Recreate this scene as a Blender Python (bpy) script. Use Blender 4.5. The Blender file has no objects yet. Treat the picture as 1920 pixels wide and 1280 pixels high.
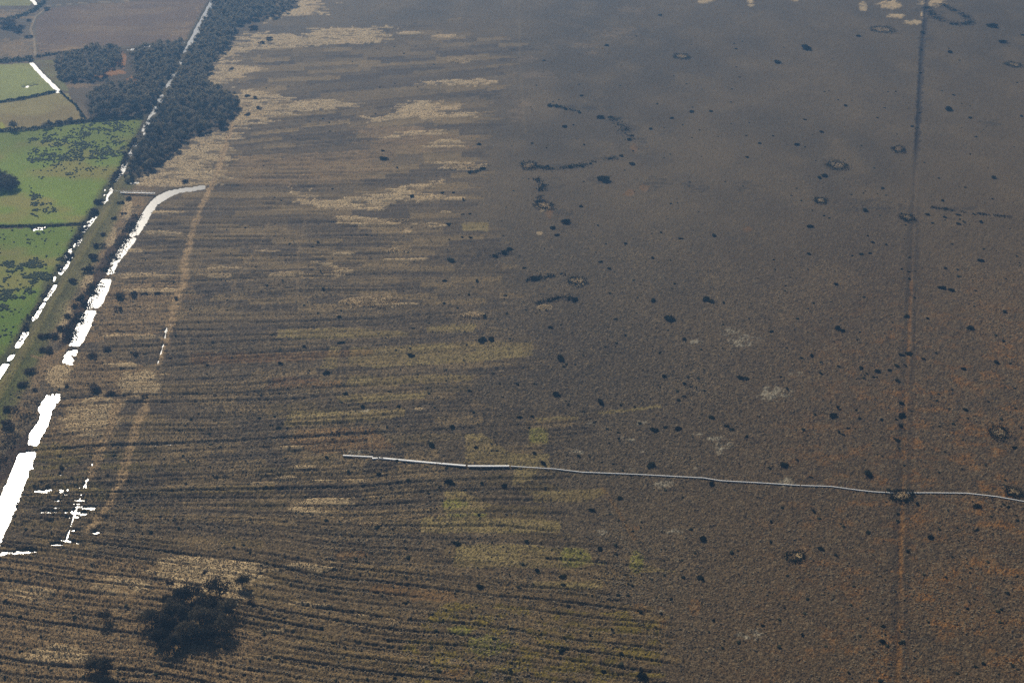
import bpy, math, random
import numpy as np
from mathutils import Vector

# ------------------------------------------------------------------ camera, world, sun, exposure
scn = bpy.context.scene
COL = scn.collection
W0, H0, F = 1920.0, 1280.0, 2667.0            # photograph's frame; focal length in its pixels (50 mm on 36 mm)
ALT, PITCH = 330.0, math.radians(28.0)
CP, SP = math.cos(PITCH), math.sin(PITCH)

cam = bpy.data.cameras.new("camera")
cam.sensor_width = 36.0; cam.lens = 36.0 * F / W0
cam.clip_start = 1.0; cam.clip_end = 30000.0
cam_o = bpy.data.objects.new("camera", cam); COL.objects.link(cam_o)
cam_o.location = (0, 0, ALT); cam_o.rotation_euler = (math.radians(90) - PITCH, 0, 0)
scn.camera = cam_o


def ground(px, py):
    """photo pixel -> point of the flat moor (numpy or float)"""
    a = (px - W0 / 2) / F; b = (H0 / 2 - py) / F
    dy = CP + b * SP; dz = -SP + b * CP
    t = -ALT / dz
    return a * t, dy * t


def pixel(X, Y):
    dep = Y * CP + ALT * SP
    up = Y * SP - ALT * CP
    return W0 / 2 + F * X / dep, H0 / 2 - F * up / dep


def mpp(py):
    """metres across one photo pixel at image row py"""
    b = (H0 / 2 - py) / F
    return ALT / (SP - b * CP) / F


# the sun glints at pixel (65, 822): mirror that view ray
gx, gy = ground(65.0, 822.0)
SUN = Vector((gx, gy, ALT)).normalized()
SUN_EL = math.asin(SUN.z); SUN_AZ = math.atan2(SUN.x, SUN.y)

world = bpy.data.worlds.new("World"); scn.world = world; world.use_nodes = True
wt = world.node_tree; wt.nodes.clear()
sky = wt.nodes.new("ShaderNodeTexSky"); sky.sky_type = 'NISHITA'; sky.sun_disc = False
sky.sun_elevation = SUN_EL; sky.sun_rotation = SUN_AZ
sky.air_density = 0.9; sky.dust_density = 3.0; sky.ozone_density = 0.3
bg = wt.nodes.new("ShaderNodeBackground"); bg.inputs["Strength"].default_value = 0.05
wo = wt.nodes.new("ShaderNodeOutputWorld")
wt.links.new(sky.outputs[0], bg.inputs[0]); wt.links.new(bg.outputs[0], wo.inputs[0])

sl = bpy.data.lights.new("sun", 'SUN'); sl.energy = 5.0; sl.angle = math.radians(0.53); sl.color = (1.0, 0.92, 0.78)
so = bpy.data.objects.new("sun", sl); COL.objects.link(so)
so.rotation_euler = SUN.to_track_quat('Z', 'Y').to_euler(); so.location = (0, 0, 600)

vs = scn.view_settings
scn.display_settings.display_device = 'sRGB'
scn.cycles.use_denoising = False
vs.view_transform = 'Standard'; vs.look = 'None'; vs.exposure = 0.1; vs.gamma = 1.0; vs.use_curve_mapping = False

HAZE_DENSITY = 0.00017
HAZE_COLOR = (0.24, 0.52, 1.0)

rng = np.random.default_rng(7)
random.seed(7)

# ------------------------------------------------------------------ noise
def _hash(i, j, s):
    h = (i * 374761393 + j * 668265263 + s * 974634721) & 0xFFFFFFFF
    h = ((h ^ (h >> 13)) * 1274126177) & 0xFFFFFFFF
    h = ((h ^ (h >> 16)) * 2246822519) & 0xFFFFFFFF
    return ((h ^ (h >> 15)) & 0xFFFFFF) / float(0xFFFFFF)


def vnoise(x, y, s):
    xi = np.floor(x).astype(np.int64); yi = np.floor(y).astype(np.int64)
    fx = x - xi; fy = y - yi
    fx = fx * fx * (3 - 2 * fx); fy = fy * fy * (3 - 2 * fy)
    a = _hash(xi, yi, s); b = _hash(xi + 1, yi, s); c = _hash(xi, yi + 1, s); d = _hash(xi + 1, yi + 1, s)
    return (a + (b - a) * fx) * (1 - fy) + (c + (d - c) * fx) * fy


def fbm(x, y, s, n=3):
    t = 0.0; a = 0.5; w = 0.0
    for k in range(n):
        t = t + a * vnoise(x * 2 ** k + 17.3 * k, y * 2 ** k - 9.1 * k, s + k); w += a; a *= 0.5
    return t / w


def sst(e0, e1, x):
    t = np.clip((x - e0) / (e1 - e0), 0, 1); return t * t * (3 - 2 * t)


# ------------------------------------------------------------------ the lie of the land (all outlines in photo pixels, laid on the ground)
def grow(start, end, step, g):
    out = []; v = start
    while (v < end) == (step > 0):
        v += step; out.append(v); step *= g
    return out


cols = np.array(sorted(grow(-140, -3200, -6, 1.25)) + list(np.arange(-140, -8, 2.1)) + list(np.arange(-8, 400, 1.2)) + list(np.arange(400, 2061, 2.1)) + grow(2060, 5200, 6, 1.25))
rows = np.array(sorted(grow(-60, -600, -4, 1.2)) + list(np.arange(-60, 1351, 2.0)) + grow(1350, 2500, 5, 1.25))
PX, PY = np.meshgrid(cols, rows)
WX, WY = ground(PX, PY)
NR, NC = PX.shape

nA = fbm(WX / 14, WY / 14, 1) - .5
nB = fbm(WX / 14, WY / 14, 5) - .5
nC = fbm(WX / 3.0, WY / 3.0, 9, 2) - .5
nD = fbm(WX / 3.0, WY / 3.0, 13, 2) - .5
nBig = fbm(WX / 70, WY / 90, 21, 3)
nMid = fbm(WX / 22, WY / 30, 31, 3)
nFine = .5 * vnoise(WX / .62, WY / .62, 41) + .5 * rng.uniform(0, 1, PX.shape)
nFine2 = .5 * vnoise(WX / 1.5 + 7, WY / 1.5, 43) + .5 * vnoise(WX / .8 - 7, WY / .8, 44)


nStr = fbm(WX / 26, WY / 3.6, 171, 3) - .5
nStr3 = fbm(WX / 11, WY / 2.0, 178, 2) - .5
nStr2 = fbm(WX / 9, WY / 2.6, 175, 2)


def sub(x0, y0, x1, y1):
    i0, i1 = np.searchsorted(rows, [y0, y1]); j0, j1 = np.searchsorted(cols, [x0, x1])
    return slice(i0, i1), slice(j0, j1)


def poly_mask(pts, warp=6.0, rough=3.0, streak=0.0):
    m = np.zeros((NR, NC), np.float32)
    P = np.array(pts, float); k = warp + rough + streak + 2
    s = sub(P[:, 0].min() - k, P[:, 1].min() - k, P[:, 0].max() + k, P[:, 1].max() + k)
    x = PX[s] + 2 * warp * nA[s] + 2 * rough * nC[s] + 2 * streak * (nStr[s] + .7 * nStr3[s]); y = PY[s] + .9 * warp * nB[s] + 1.2 * rough * nD[s]
    ins = np.zeros(x.shape, bool); n = len(P)
    for i in range(n):
        (xa, ya), (xb, yb) = P[i], P[(i + 1) % n]
        if ya == yb: continue
        c = ((ya > y) != (yb > y)) & (x < (xb - xa) * (y - ya) / (yb - ya) + xa)
        ins ^= c
    m[s] = ins
    return m


def polys(lst, warp=6.0, rough=3.0, streak=0.0):
    m = np.zeros((NR, NC), np.float32)
    for p in lst: m = np.maximum(m, poly_mask(p, warp, rough, streak))
    return m


def ell(lst, warp=.5):
    """ragged ellipses (x, y, width, height in photo pixels); soft 0..1"""
    m = np.zeros((NR, NC), np.float32)
    for (x, y, w, h) in lst:
        s = sub(x - w, y - h - 2, x + w, y + h + 2)
        d = np.hypot((PX[s] - x) / (w / 2), (PY[s] - y) / (h / 2)) + warp * 2 * nA[s] + warp * 2.4 * nC[s]
        m[s] = np.maximum(m[s], sst(1.12, .85, d))
    return m


def line_dist(pts):
    """(distance in metres, fraction along) to a polyline given in photo pixels"""
    P = np.array(pts, float); q = np.stack(ground(P[:, 0], P[:, 1]), 1)
    D = np.full((NR, NC), 1e6); k = 40
    s = sub(P[:, 0].min() - k, P[:, 1].min() - k, P[:, 0].max() + k, P[:, 1].max() + k)
    x = WX[s]; y = WY[s]; d = np.full(x.shape, 1e6)
    for a, b in zip(q[:-1], q[1:]):
        ab = b - a; t = np.clip(((x - a[0]) * ab[0] + (y - a[1]) * ab[1]) / (ab @ ab), 0, 1)
        d = np.minimum(d, np.hypot(x - a[0] - t * ab[0], y - a[1] - t * ab[1]))
    D[s] = d
    return D


# ---- outlines
DRAIN = [(415, -30), (400, 0), (361, 72), (328, 138), (292, 200), (264, 252), (238, 300), (210, 352), (196, 385), (166, 420), (128, 490), (94, 548), (62, 600), (28, 655), (-6, 706), (-60, 790)]
BANK = [(228, 335), (212, 370), (190, 412), (158, 465), (130, 512), (104, 556), (72, 610), (44, 660), (18, 705), (-30, 790)]
GRASSTRACK = [(436, 232), (424, 268), (408, 320), (384, 372), (362, 430), (348, 490), (345, 530), (328, 570), (318, 620), (300, 680)]
GRASSTRACK2 = [(276, 752), (256, 800), (240, 850), (228, 900), (205, 942), (170, 990)]
LEFTTRACK = [(222, 750), (208, 800), (186, 850), (168, 895)]
DITCH = [(176, 858), (160, 905), (143, 950), (122, 1015)]
DITCH2 = [(314, 606), (306, 645), (295, 680)]
TRACK = [(1741, -60), (1738, 0), (1728, 100), (1722, 230), (1716, 340), (1711, 480), (1706, 600), (1700, 720), (1696, 820), (1693, 930), (1690, 1020), (1688, 1100), (1687, 1200), (1682, 1300), (1680, 1350)]
FARMPATH = [(66, 104), (64, 75), (57, 55), (66, 32), (90, 12), (150, 6), (240, 2)]

POOLS = [
    [(386, 346), (385, 351), (335, 360), (308, 372), (293, 382), (285, 397), (270, 422), (262, 436), (246, 443), (243, 438), (252, 426), (264, 406), (274, 389), (289, 371), (312, 359), (337, 353)],
    [(235, 446), (255, 446), (246, 460), (221, 492), (212, 514), (200, 513), (207, 492), (222, 467)],
    [(190, 524), (210, 522), (201, 547), (191, 567), (184, 575), (161, 577), (171, 552), (179, 540)],
    [(160, 582), (180, 582), (168, 610), (158, 636), (150, 646), (129, 646), (136, 634), (142, 614), (150, 597)],
    [(129, 656), (146, 655), (137, 680), (115, 680), (121, 667)],
    [(88, 738), (113, 736), (110, 750), (101, 765), (95, 776), (81, 812), (68, 832), (53, 831), (56, 812), (75, 785), (77, 773), (71, 765)],
    [(35, 849), (67, 847), (59, 867), (58, 874), (66, 875), (52, 878), (51, 890), (41, 915), (26, 957), (19, 975), (5, 1003), (-30, 1080), (-90, 1080), (-40, 1000), (0, 932), (15, 900)],
]

# ---- peat cuttings: a family of strips, nearly level in the picture, fanning out towards the viewer
m_y = np.array([-200, 0, 120, 220, 290, 350, 450, 560, 680, 800, 880, 950, 1000, 1060, 1150, 1280, 1500])
m_v = np.array([-.03, -.03, -.05, -.12, -.05, .0, -.015, -.03, -.045, -.06, -.055, -.01, .05, .12, .14, .14, .13])
xs = np.clip(PX, -60, 1300) - 600
Y0 = PY.copy()
for _ in range(14): Y0 = .5 * Y0 + .5 * (PY - np.interp(Y0, m_y, m_v) * xs)
sp_y = np.array([-200, 0, 250, 450, 600, 800, 1000, 1280, 1500]); sp_v = np.array([5, 5.5, 7.5, 9, 12, 15, 18, 24, 30.])
yy = np.arange(-300, 1700.0); Fi = np.cumsum(1 / np.interp(yy, sp_y, sp_v))
PH = np.interp(Y0, yy, Fi) + 1.1 * (fbm(WX / 60, WY / 40, 51, 2) - .5) + .10 * nC
SID = np.floor(PH).astype(np.int64); FR = PH - SID
sid_h = _hash(SID, SID * 0 + 3, 61)
bx = np.floor(PX / (55 + 90 * _hash(SID // 2, SID * 0, 62)) + 9 * sid_h).astype(np.int64)
BLK = _hash(SID // 2, bx, 63)                       # tone of each worked bank
BLK2 = _hash(SID, bx, 64)

CUT = polys([[(440, 225), (470, 100), (560, 86), (760, 50), (900, 30), (985, 90), (930, 160), (915, 250), (900, 330), (870, 400), (930, 430), (960, 500), (960, 560), (910, 610), (1000, 640), (1000, 690), (890, 712), (893, 760), (1000, 770), (1130, 770), (1120, 800), (1040, 830), (1040, 960), (1060, 1000), (1220, 1040), (1230, 1080), (1130, 1110), (1250, 1160), (1240, 1400), (-160, 1400), (-160, 1000), (0, 1000), (66, 850), (115, 735), (150, 660), (205, 525), (262, 440), (292, 385), (388, 352), (410, 300)]], 10, 4, 44)
CUTS = CUT * (.35 + .65 * sst(880, 560, PX + .0 * PY) + .0)
CUTS = np.clip(CUTS + CUT * .35 * sst(700, 1000, PY), 0, 1) * (0.4 + .6 * sst(150, 420, PY))

along = .8 * fbm(WX / 30, SID * .73, 71, 2) + .2 * nFine2
ditch = np.exp(-((FR - .5) / (.06 + .05 * _hash(SID, SID * 0, 66))) ** 2) * sst(.20, .45, along) * (.45 + .75 * _hash(SID, SID * 0, 65))
P2 = PH * 1.9 + .37; S2 = np.floor(P2).astype(np.int64)
ditch = np.maximum(ditch, .55 * np.exp(-((P2 - S2 - .5) / .12) ** 2) * sst(.5, .68, fbm(WX / 22, S2 * .61, 68, 2)))
lip = np.exp(-((FR - .72) / .13) ** 2) * sst(.35, .6, along)

# ---- ground cover masks
FIELDS = {
    'rush': [(-60, 250), (60, 240), (180, 228), (268, 221), (262, 240), (232, 298), (207, 345), (190, 382), (160, 417), (40, 423), (-60, 424)],
    'low': [(-120, 430), (40, 428), (152, 422), (118, 488), (84, 545), (50, 600), (18, 655), (-14, 700), (-120, 880)],
    'olive': [(-60, 126), (58, 118), (112, 170), (-60, 200)],
    'olive2': [(-60, 202), (112, 173), (128, 176), (160, 222), (60, 242), (14, 246), (-60, 246)],
    'strip': [(62, 113), (100, 112), (118, 150), (130, 172), (112, 168)],
    'far': [(-300, -40), (40, -40), (62, 2), (56, 11), (-300, 12)],
    'lime': [(-60, 226), (4, 229), (13, 243), (-60, 248)],
}
FM = {k: poly_mask(v, 1.5, 1.0) for k, v in FIELDS.items()}

TAN = [
    [(430, 105), (420, 90), (470, 60), (560, 68), (600, 55), (720, 50), (748, 68), (720, 79), (660, 83), (560, 86), (480, 98)],
    [(470, 35), (480, 12), (560, -5), (615, 3), (600, 26), (520, 34), (490, 46)],
    [(385, 140), (390, 120), (430, 100), (446, 118), (480, 140), (430, 150), (410, 165)],
    [(420, 228), (440, 170), (500, 170), (545, 187), (665, 190), (640, 205), (560, 210), (500, 225), (440, 243)],
    [(225, 348), (300, 308), (360, 268), (432, 238), (424, 270), (410, 310), (400, 345), (340, 350), (300, 352)],
    [(695, 226), (735, 205), (775, 192), (802, 186), (818, 200), (850, 190), (864, 198), (845, 207), (800, 220), (735, 222), (705, 233)],
    [(800, 226), (815, 217), (860, 211), (910, 212), (912, 218), (850, 223)],
    [(712, 260), (718, 254), (760, 250), (822, 241), (826, 251), (770, 255), (730, 260)],
    [(775, 156), (790, 151), (870, 150), (924, 147), (925, 153), (880, 158), (830, 161)],
    [(832, 318), (840, 305), (872, 303), (892, 310), (860, 318)],
    [(548, 350), (562, 354), (600, 375), (640, 372), (700, 366), (760, 348), (800, 343), (828, 336), (822, 343), (795, 353), (806, 372), (790, 379), (720, 386), (660, 393), (600, 388), (575, 370)],
    [(612, 411), (665, 405), (720, 411), (772, 412), (762, 421), (700, 422), (640, 420)],
    [(598, 491), (620, 492), (645, 502), (668, 515), (628, 516)],
    [(478, 514), (500, 508), (560, 508), (575, 513), (500, 519)],
    [(542, 944), (575, 934), (640, 931), (672, 929), (640, 948), (630, 957), (590, 967), (565, 957)],
    [(535, 1056), (600, 1054), (632, 1066), (600, 1074), (550, 1066)],
    [(645, 566), (690, 555), (732, 559), (758, 570), (735, 578), (690, 576), (665, 572)],
    [(280, 1062), (330, 1040), (480, 1058), (505, 1098), (430, 1130), (350, 1110), (300, 1085)],
    [(230, 715), (285, 700), (288, 740), (240, 748)],
]
TANE = [(862, 114, 44, 8), (835, 68, 50, 6), (770, 62, 60, 5), (840, 266, 66, 9), (838, 275, 80, 5), (705, 393, 30, 6), (815, 422, 48, 8), (765, 432, 18, 9), (645, 475, 50, 4), (745, 470, 44, 8),
        (735, 487, 56, 5), (785, 486, 40, 6), (410, 518, 66, 7), (418, 502, 62, 8), (885, 590, 44, 9), (1020, 577, 28, 9), (1082, 528, 28, 14), (1013, 437, 16, 8), (1020, 388, 28, 11), (992, 312, 28, 10),
        (692, 984, 46, 9), (545, 840, 64, 8), (572, 876, 44, 6), (600, 900, 40, 7), (540, 895, 40, 6), (490, 905, 60, 8), (665, 900, 40, 6), (735, 1166, 30, 16), (678, 1152, 30, 9), (600, 1134, 70, 7), (560, 1130, 50, 8),
        (690, 748, 28, 7), (784, 766, 18, 6), (700, 825, 18, 6), (850, 372, 40, 6), (835, 398, 20, 4), (1700, 281, 0.1, .1), (1685, 281, 16, 7), (1278, 108, 14, 5), (1700, 409, 16, 7), (1898, 924, 12, 10),
        (1692, 928, 22, 10), (1326, 3, 30, 8), (1407, 3, 14, 8), (1408, 11, 14, 3), (1492, 0, 14, 6), (1618, 12, 16, 16), (1668, 10, 44, 14), (1680, 30, 40, 8), (1750, 6, 50, 14), (1712, 42, 34, 8), (1732, 28, 14, 14), (1498, 1042, 10, 8), (505, 470, 40, 4), (760, 1160, 10, 6), (520, 1180, 60, 8), (480, 1230, 60, 8), (264, 720, 70, 44), (108, 704, 46, 50), (165, 790, 110, 70), (190, 755, 80, 26), (118, 596, 30, 76), (152, 520, 44, 44), (206, 436, 26, 54), (238, 396, 26, 44), (262, 518, 120, 12), (270, 545, 110, 9), (250, 632, 130, 9), (225, 685, 50, 10), (240, 470, 60, 6), (310, 398, 90, 7), (300, 436, 110, 6), (100, 1230, 120, 40), (230, 1100, 90, 40), (60, 1110, 80, 24)]
tan = np.maximum(polys(TAN, 9, 4, 48), ell(TANE, .35))
# grassy ground that is only partly bleached
half = polys([[(420, 296), (520, 288), (640, 286), (720, 280), (700, 330), (560, 350), (430, 345)],
              [(-160, 1060), (160, 1040), (330, 1060), (430, 1120), (470, 1200), (520, 1400), (-160, 1400)],
              [(60, 660), (140, 655), (290, 700), (288, 740), (130, 740), (110, 700), (70, 720), (30, 800), (-60, 860), (-60, 800), (20, 730)],
              [(92, 800), (110, 750), (220, 745), (175, 850), (70, 850)],
              [(130, 640), (190, 560), (215, 520), (330, 510), (340, 560), (310, 620), (170, 640)],
              [(200, 350), (290, 345), (262, 400), (240, 440), (190, 520), (150, 590), (110, 650), (60, 660), (100, 590), (150, 505)],
              [(-80, 80), (60, 72), (70, 104), (-80, 108)], [(0, 26), (60, 18), (40, 34), (-60, 42)],
              [(200, 120), (245, 105), (255, 150), (230, 160), (190, 158), (130, 165), (150, 152)],
              [(70, 96), (110, 96), (180, 86), (180, 92), (70, 104)], [(340, 74), (385, 8), (398, 0), (372, 40), (355, 76), (310, 78)],
              [(680, 236), (780, 236), (880, 262), (870, 282), (720, 290), (690, 260)]], 10, 6, 60)
half = half * np.where(PY < 360, .6, 1)
half = np.maximum(half, poly_mask([(-160, 1060), (160, 1045), (330, 1070), (440, 1130), (480, 1210), (520, 1400), (-160, 1400)], 10, 6, 20))
tan_n = tan * sst(.25, .50, .3 * nFine2 + .7 * nStr2)
half_n = half * sst(.40, .60, .3 * fbm(WX / 16, WY / 9, 81, 2) + .45 * nStr2 + .25 * nFine2 + .12 * (BLK2 - .5))

YEL = polys([[(655, 652), (740, 648), (880, 641), (1000, 641), (1000, 668), (870, 680), (700, 688), (655, 684)],
             [(655, 706), (760, 704), (888, 702), (888, 714), (720, 722), (646, 722)], [(632, 740), (664, 738), (800, 734), (800, 746), (640, 756)],
             [(640, 770), (760, 765), (762, 780), (700, 788), (648, 792)], [(545, 770), (640, 768), (640, 790), (530, 800)],
             [(520, 618), (660, 614), (770, 622), (760, 632), (520, 634)], [(800, 612), (890, 606), (890, 622), (800, 622)],
             [(1004, 784), (1080, 780), (1086, 786), (1010, 792)], [(1120, 774), (1240, 758), (1240, 764), (1128, 778)], [(994, 802), (1027, 802), (1030, 832), (990, 836)],
             [(872, 814), (900, 812), (960, 850), (1030, 850), (1030, 876), (870, 870)], [(968, 852), (1020, 852), (1000, 900), (960, 910)],
             [(835, 918), (860, 916), (925, 945), (900, 962), (832, 964)], [(790, 970), (860, 968), (1050, 975), (1052, 998), (900, 998), (790, 1000)],
             [(855, 1020), (1000, 1020), (1058, 1030), (1058, 1064), (850, 1062)], [(1056, 1026), (1100, 1030), (1115, 1060), (1054, 1066)],
             [(1184, 1030), (1215, 1060), (1270, 1070), (1180, 1075)], [(862, 418), (916, 418), (916, 434), (870, 434)],
             [(1000, 920), (1130, 915), (1140, 925), (1100, 940), (1000, 940)], [(1000, 1088), (1128, 1088), (1128, 1102), (1000, 1104)],
             [(620, 648), (640, 650), (630, 690), (600, 690)]], 3, 2.5)
MOSS = polys([[(830, 1130), (1240, 1150), (1245, 1400), (760, 1400), (760, 1200)]], 16, 6) * sst(.44, .66, fbm(WX / 5, WY / 3.4, 91, 3))
LIME = ell([(850, 945, 50, 22), (862, 965, 60, 6), (1192, 1052, 24, 40), (1075, 1045, 50, 36), (1110, 1055, 50, 5), (900, 965, 26, 8), (1010, 818, 34, 36), (920, 1210, 80, 40), (860, 1180, 50, 18)], .3)
LICH = ell([(1200, 795, 36, 18), (1190, 822, 60, 14), (1202, 842, 26, 20), (1220, 862, 36, 20), (1243, 908, 40, 18), (1232, 890, 26, 10), (1110, 797, 22, 10), (1084, 848, 50, 8), (1340, 822, 44, 12), (1362, 836, 50, 18), (1310, 815, 30, 10), (1350, 846, 16, 14),
            (1300, 882, 14, 16), (1265, 996, 30, 14), (1236, 1144, 30, 12), (1410, 1190, 60, 20), (1476, 900, 20, 16), (1480, 905, 50, 16), (1395, 640, 70, 26), (1360, 620, 50, 16), (1300, 640, 40, 10), (1545, 780, 30, 10), (1130, 998, 30, 10), (1480, 700, 40, 20), (1190, 880, 40, 10), (660, 848, 60, 8), (680, 768, 60, 10), (1450, 740, 60, 30)], .55) * sst(.50, .72, nFine2 * .7 + nC + .2)
rust_zone = sst(1380, 1800, PX + .18 * (PY - 640)) * sst(430, 760, PY)
RUST = rust_zone * (.25 * sst(.45, .7, nMid) + 1.0 * sst(.50, .78, .75 * fbm(WX / 7, WY / 5, 101, 3) + .25 * nFine2)) + .4 * ell([(1188, 278, 22, 16), (1180, 362, 24, 14), (1208, 352, 16, 10), (1030, 400, 12, 16), (1400, 430, 16, 8), (1190, 990, 30, 10), (1200, 1138, 30, 20), (1238, 1166, 24, 20), (1300, 1130, 20, 14), (1304, 1145, 20, 14), (735, 1104, 80, 20), (810, 1115, 90, 20), (660, 1040, 60, 10), (550, 712, 120, 10), (850, 1260, 60, 20), (1240, 1140, 20, 10)], .5)
RUST = np.clip(RUST + CUT * .4 * polys([[(355, 664), (520, 660), (700, 653), (700, 664), (540, 676), (355, 684)], [(500, 720), (640, 712), (640, 720), (500, 728)], [(560, 800), (700, 800), (740, 840), (600, 852), (540, 830)]], 4, 3), 0, 1)
DARKS = ell([(1060, 412, 50, 30), (1048, 428, 30, 14), (1040, 345, 40, 30), (1125, 203, 60, 8), (1050, 200, 60, 8), (1150, 222, 40, 10), (1180, 250, 40, 30), (1200, 262, 30, 20), (1200, 275, 40, 16), (1070, 312, 90, 10), (1030, 318, 60, 10), (1140, 300, 60, 12), (900, 316, 40, 8), (1130, 337, 50, 12), (1640, 390, 120, 26), (1000, 522, 60, 12), (1030, 555, 90, 10), (1076, 562, 36, 26), (940, 476, 50, 8),
             (1830, 1110, 60, 20), (1740, 1195, 70, 24), (1770, 1200, 50, 20), (1650, 980, 50, 20), (760, 367, 60, 12), (1735, 70, 30, 40), (1735, 20, 30, 24), (1235, 345, 60, 26), (900, 1050, 140, 14), (720, 1055, 60, 14), (1230, 1060, 60, 30), (1155, 655, 60, 20), (960, 670, 90, 20), (1850, 230, 60, 14), (880, 180, 90, 10), (790, 170, 80, 8), (830, 234, 70, 6), (640, 260, 120, 10), (600, 270, 120, 8), (1790, 390, 80, 10), (1400, 350, 60, 18),
             (1300, 350, 50, 20), (520, 745, 90, 10), (480, 735, 90, 12), (620, 885, 120, 14), (600, 1000, 200, 14), (740, 1010, 160, 16)], .55)
EDGE = line_dist([(1755, 5), (1765, 35), (1790, 44), (1815, 46), (1820, 38), (1800, 24), (1780, 16)])
DARKS = np.maximum(DARKS, sst(5, 2, EDGE + 6 * nA))
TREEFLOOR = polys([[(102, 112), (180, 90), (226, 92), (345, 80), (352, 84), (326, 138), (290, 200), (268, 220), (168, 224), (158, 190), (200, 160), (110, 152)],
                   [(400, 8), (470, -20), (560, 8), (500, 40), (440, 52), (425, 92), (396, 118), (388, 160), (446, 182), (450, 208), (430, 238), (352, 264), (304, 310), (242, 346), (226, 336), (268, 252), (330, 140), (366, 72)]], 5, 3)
BROWNBLOCK = poly_mask([(66, 40), (96, 14), (240, 4), (400, -10), (345, 76), (180, 90), (74, 100)], 4, 2)
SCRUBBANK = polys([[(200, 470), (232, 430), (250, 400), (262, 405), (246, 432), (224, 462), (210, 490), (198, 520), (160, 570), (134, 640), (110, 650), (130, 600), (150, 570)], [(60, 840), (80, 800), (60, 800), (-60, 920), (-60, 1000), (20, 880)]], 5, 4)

# ---- distances to lines
d_drain = line_dist(DRAIN); d_bank = line_dist(BANK); d_gt = np.minimum(line_dist(GRASSTRACK), line_dist(GRASSTRACK2)); d_lt = line_dist(LEFTTRACK)
d_dit = np.minimum(line_dist(DITCH), line_dist(DITCH2)); d_trk = line_dist(TRACK); d_fp = line_dist(FARMPATH)
MINORWATER = [[(58, 116), (72, 132), (92, 152), (112, 172)], [(150, 104), (164, 101), (180, 98)], [(237, 93), (262, 88), (292, 83)], [(318, 81), (332, 79), (347, 78)], [(58, -2), (64, 2), (67, 8)], [(44, 162), (56, 160), (68, 158)], [(62, 428), (72, 427), (84, 426)], [(246, 343), (256, 340), (264, 340)]]
d_minor = np.full((NR, NC), 1e6)
for l in MINORWATER: d_minor = np.minimum(d_minor, line_dist(l))
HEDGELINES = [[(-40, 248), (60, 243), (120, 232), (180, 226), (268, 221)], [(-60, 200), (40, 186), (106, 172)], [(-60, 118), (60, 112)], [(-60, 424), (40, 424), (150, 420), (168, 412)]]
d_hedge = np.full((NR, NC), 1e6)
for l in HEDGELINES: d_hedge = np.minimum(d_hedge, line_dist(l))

pool = polys(POOLS, 1.0, 1.2)
reed = (PY > 625) & (PY < 780) | ((PX < 222) & (PY > 478) & (PY < 520))
pool = pool * np.where(reed, (fbm(WX / .9, WY / 1.3, 111, 2) > .44), 1)
drain_w = (d_drain < np.interp(PY, [0, 200, 420, 560, 700], [3.0, 1.8, 1.2, 1.2, 2.0]) + 2.0 * nC) & (fbm(WX / 7, WY / 12, 121, 2) > np.interp(PY, [0, 60, 80, 120, 200, 240, 340, 430, 530, 545, 600, 660, 700], [.25, .3, .5, .62, .55, .45, .5, .45, .42, .25, .40, .40, .15]) + .25 * (nFine2 - .5))
side_w = polys([[(194, 352), (210, 346), (206, 360), (196, 380), (188, 388)], [(150, 420), (166, 408), (160, 430), (150, 440)], [(134, 448), (146, 446), (130, 480), (118, 488), (122, 470)], [(104, 505), (118, 490), (112, 510), (96, 530)]], 1, 1.5) * (fbm(WX / 1.4, WY / 1.8, 125, 2) > .57)
flood_zone = ell([(140, 905, 170, 90), (150, 955, 190, 70), (60, 1035, 130, 14), (135, 735, 14, 10), (156, 689, 12, 10), (138, 746, 14, 6), (150, 990, 160, 24)], .1)
flood = (flood_zone * (.55 * vnoise(WX / 5, WY / 1.6, 131) + .3 * vnoise(WX / 2.0, WY / .8, 133) + .12 * np.exp(-((FR - .5) / .3) ** 2) + .12) * np.interp(PX, [0, 100, 230, 300, 500], [1, 1, .96, .84, .8]) > np.interp(PY, [820, 900, 950, 1040], [.9, .85, .79, .81])) & (PX < 520)
flood = flood | ((d_dit < .12 + .7 * nC) & (nA > -.1)) | (line_dist([(-20, 1036), (30, 1032), (66, 1029)]) < .8) | (line_dist([(76, 958), (110, 956), (160, 960)]) < .7 + 1.2 * nC) | (line_dist([(96, 1017), (150, 1016)]) < .6 + 1.5 * nC)
minor_w = (d_minor < 1.7 + 1.5 * nC)
water = np.maximum.reduce([pool, drain_w.astype(float), side_w, flood.astype(float), minor_w.astype(float)])

# ---- height
heath = np.clip(1 - tan - FM['rush'] - FM['low'] - FM['olive'] - FM['olive2'] - FM['far'] - FM['lime'], 0, 1)
Z = .55 * (nBig - .5) * heath
near = sst(150, 700, PY)
Z = Z + heath * (.10 + .26 * near) * (nFine - .5) * 1.6 + heath * .22 * (nFine2 - .5) * (.5 + .5 * near)
Z = Z + CUTS * (.6 * (sid_h - .5) - 1.15 * ditch + .4 * lip * (nFine + .3))
Z = Z + .5 * tan * (nFine * .5 + .5) * .8 + half_n * .35 * nFine
bank_h = 2.0 * np.exp(-(d_bank / 4.5) ** 2)
Z = Z * (1 - sst(9, 4, d_bank)) + bank_h
Z = Z - .2 * np.exp(-(d_trk / 1.0) ** 2) - .45 * np.exp(-(d_trk / 1.2) ** 2) * sst(330, 260, PY)
Z = Z - .9 * np.exp(-(d_drain / 4.0) ** 2)
Z = Z - .5 * np.exp(-(d_hedge / 1.5) ** 2)
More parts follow.
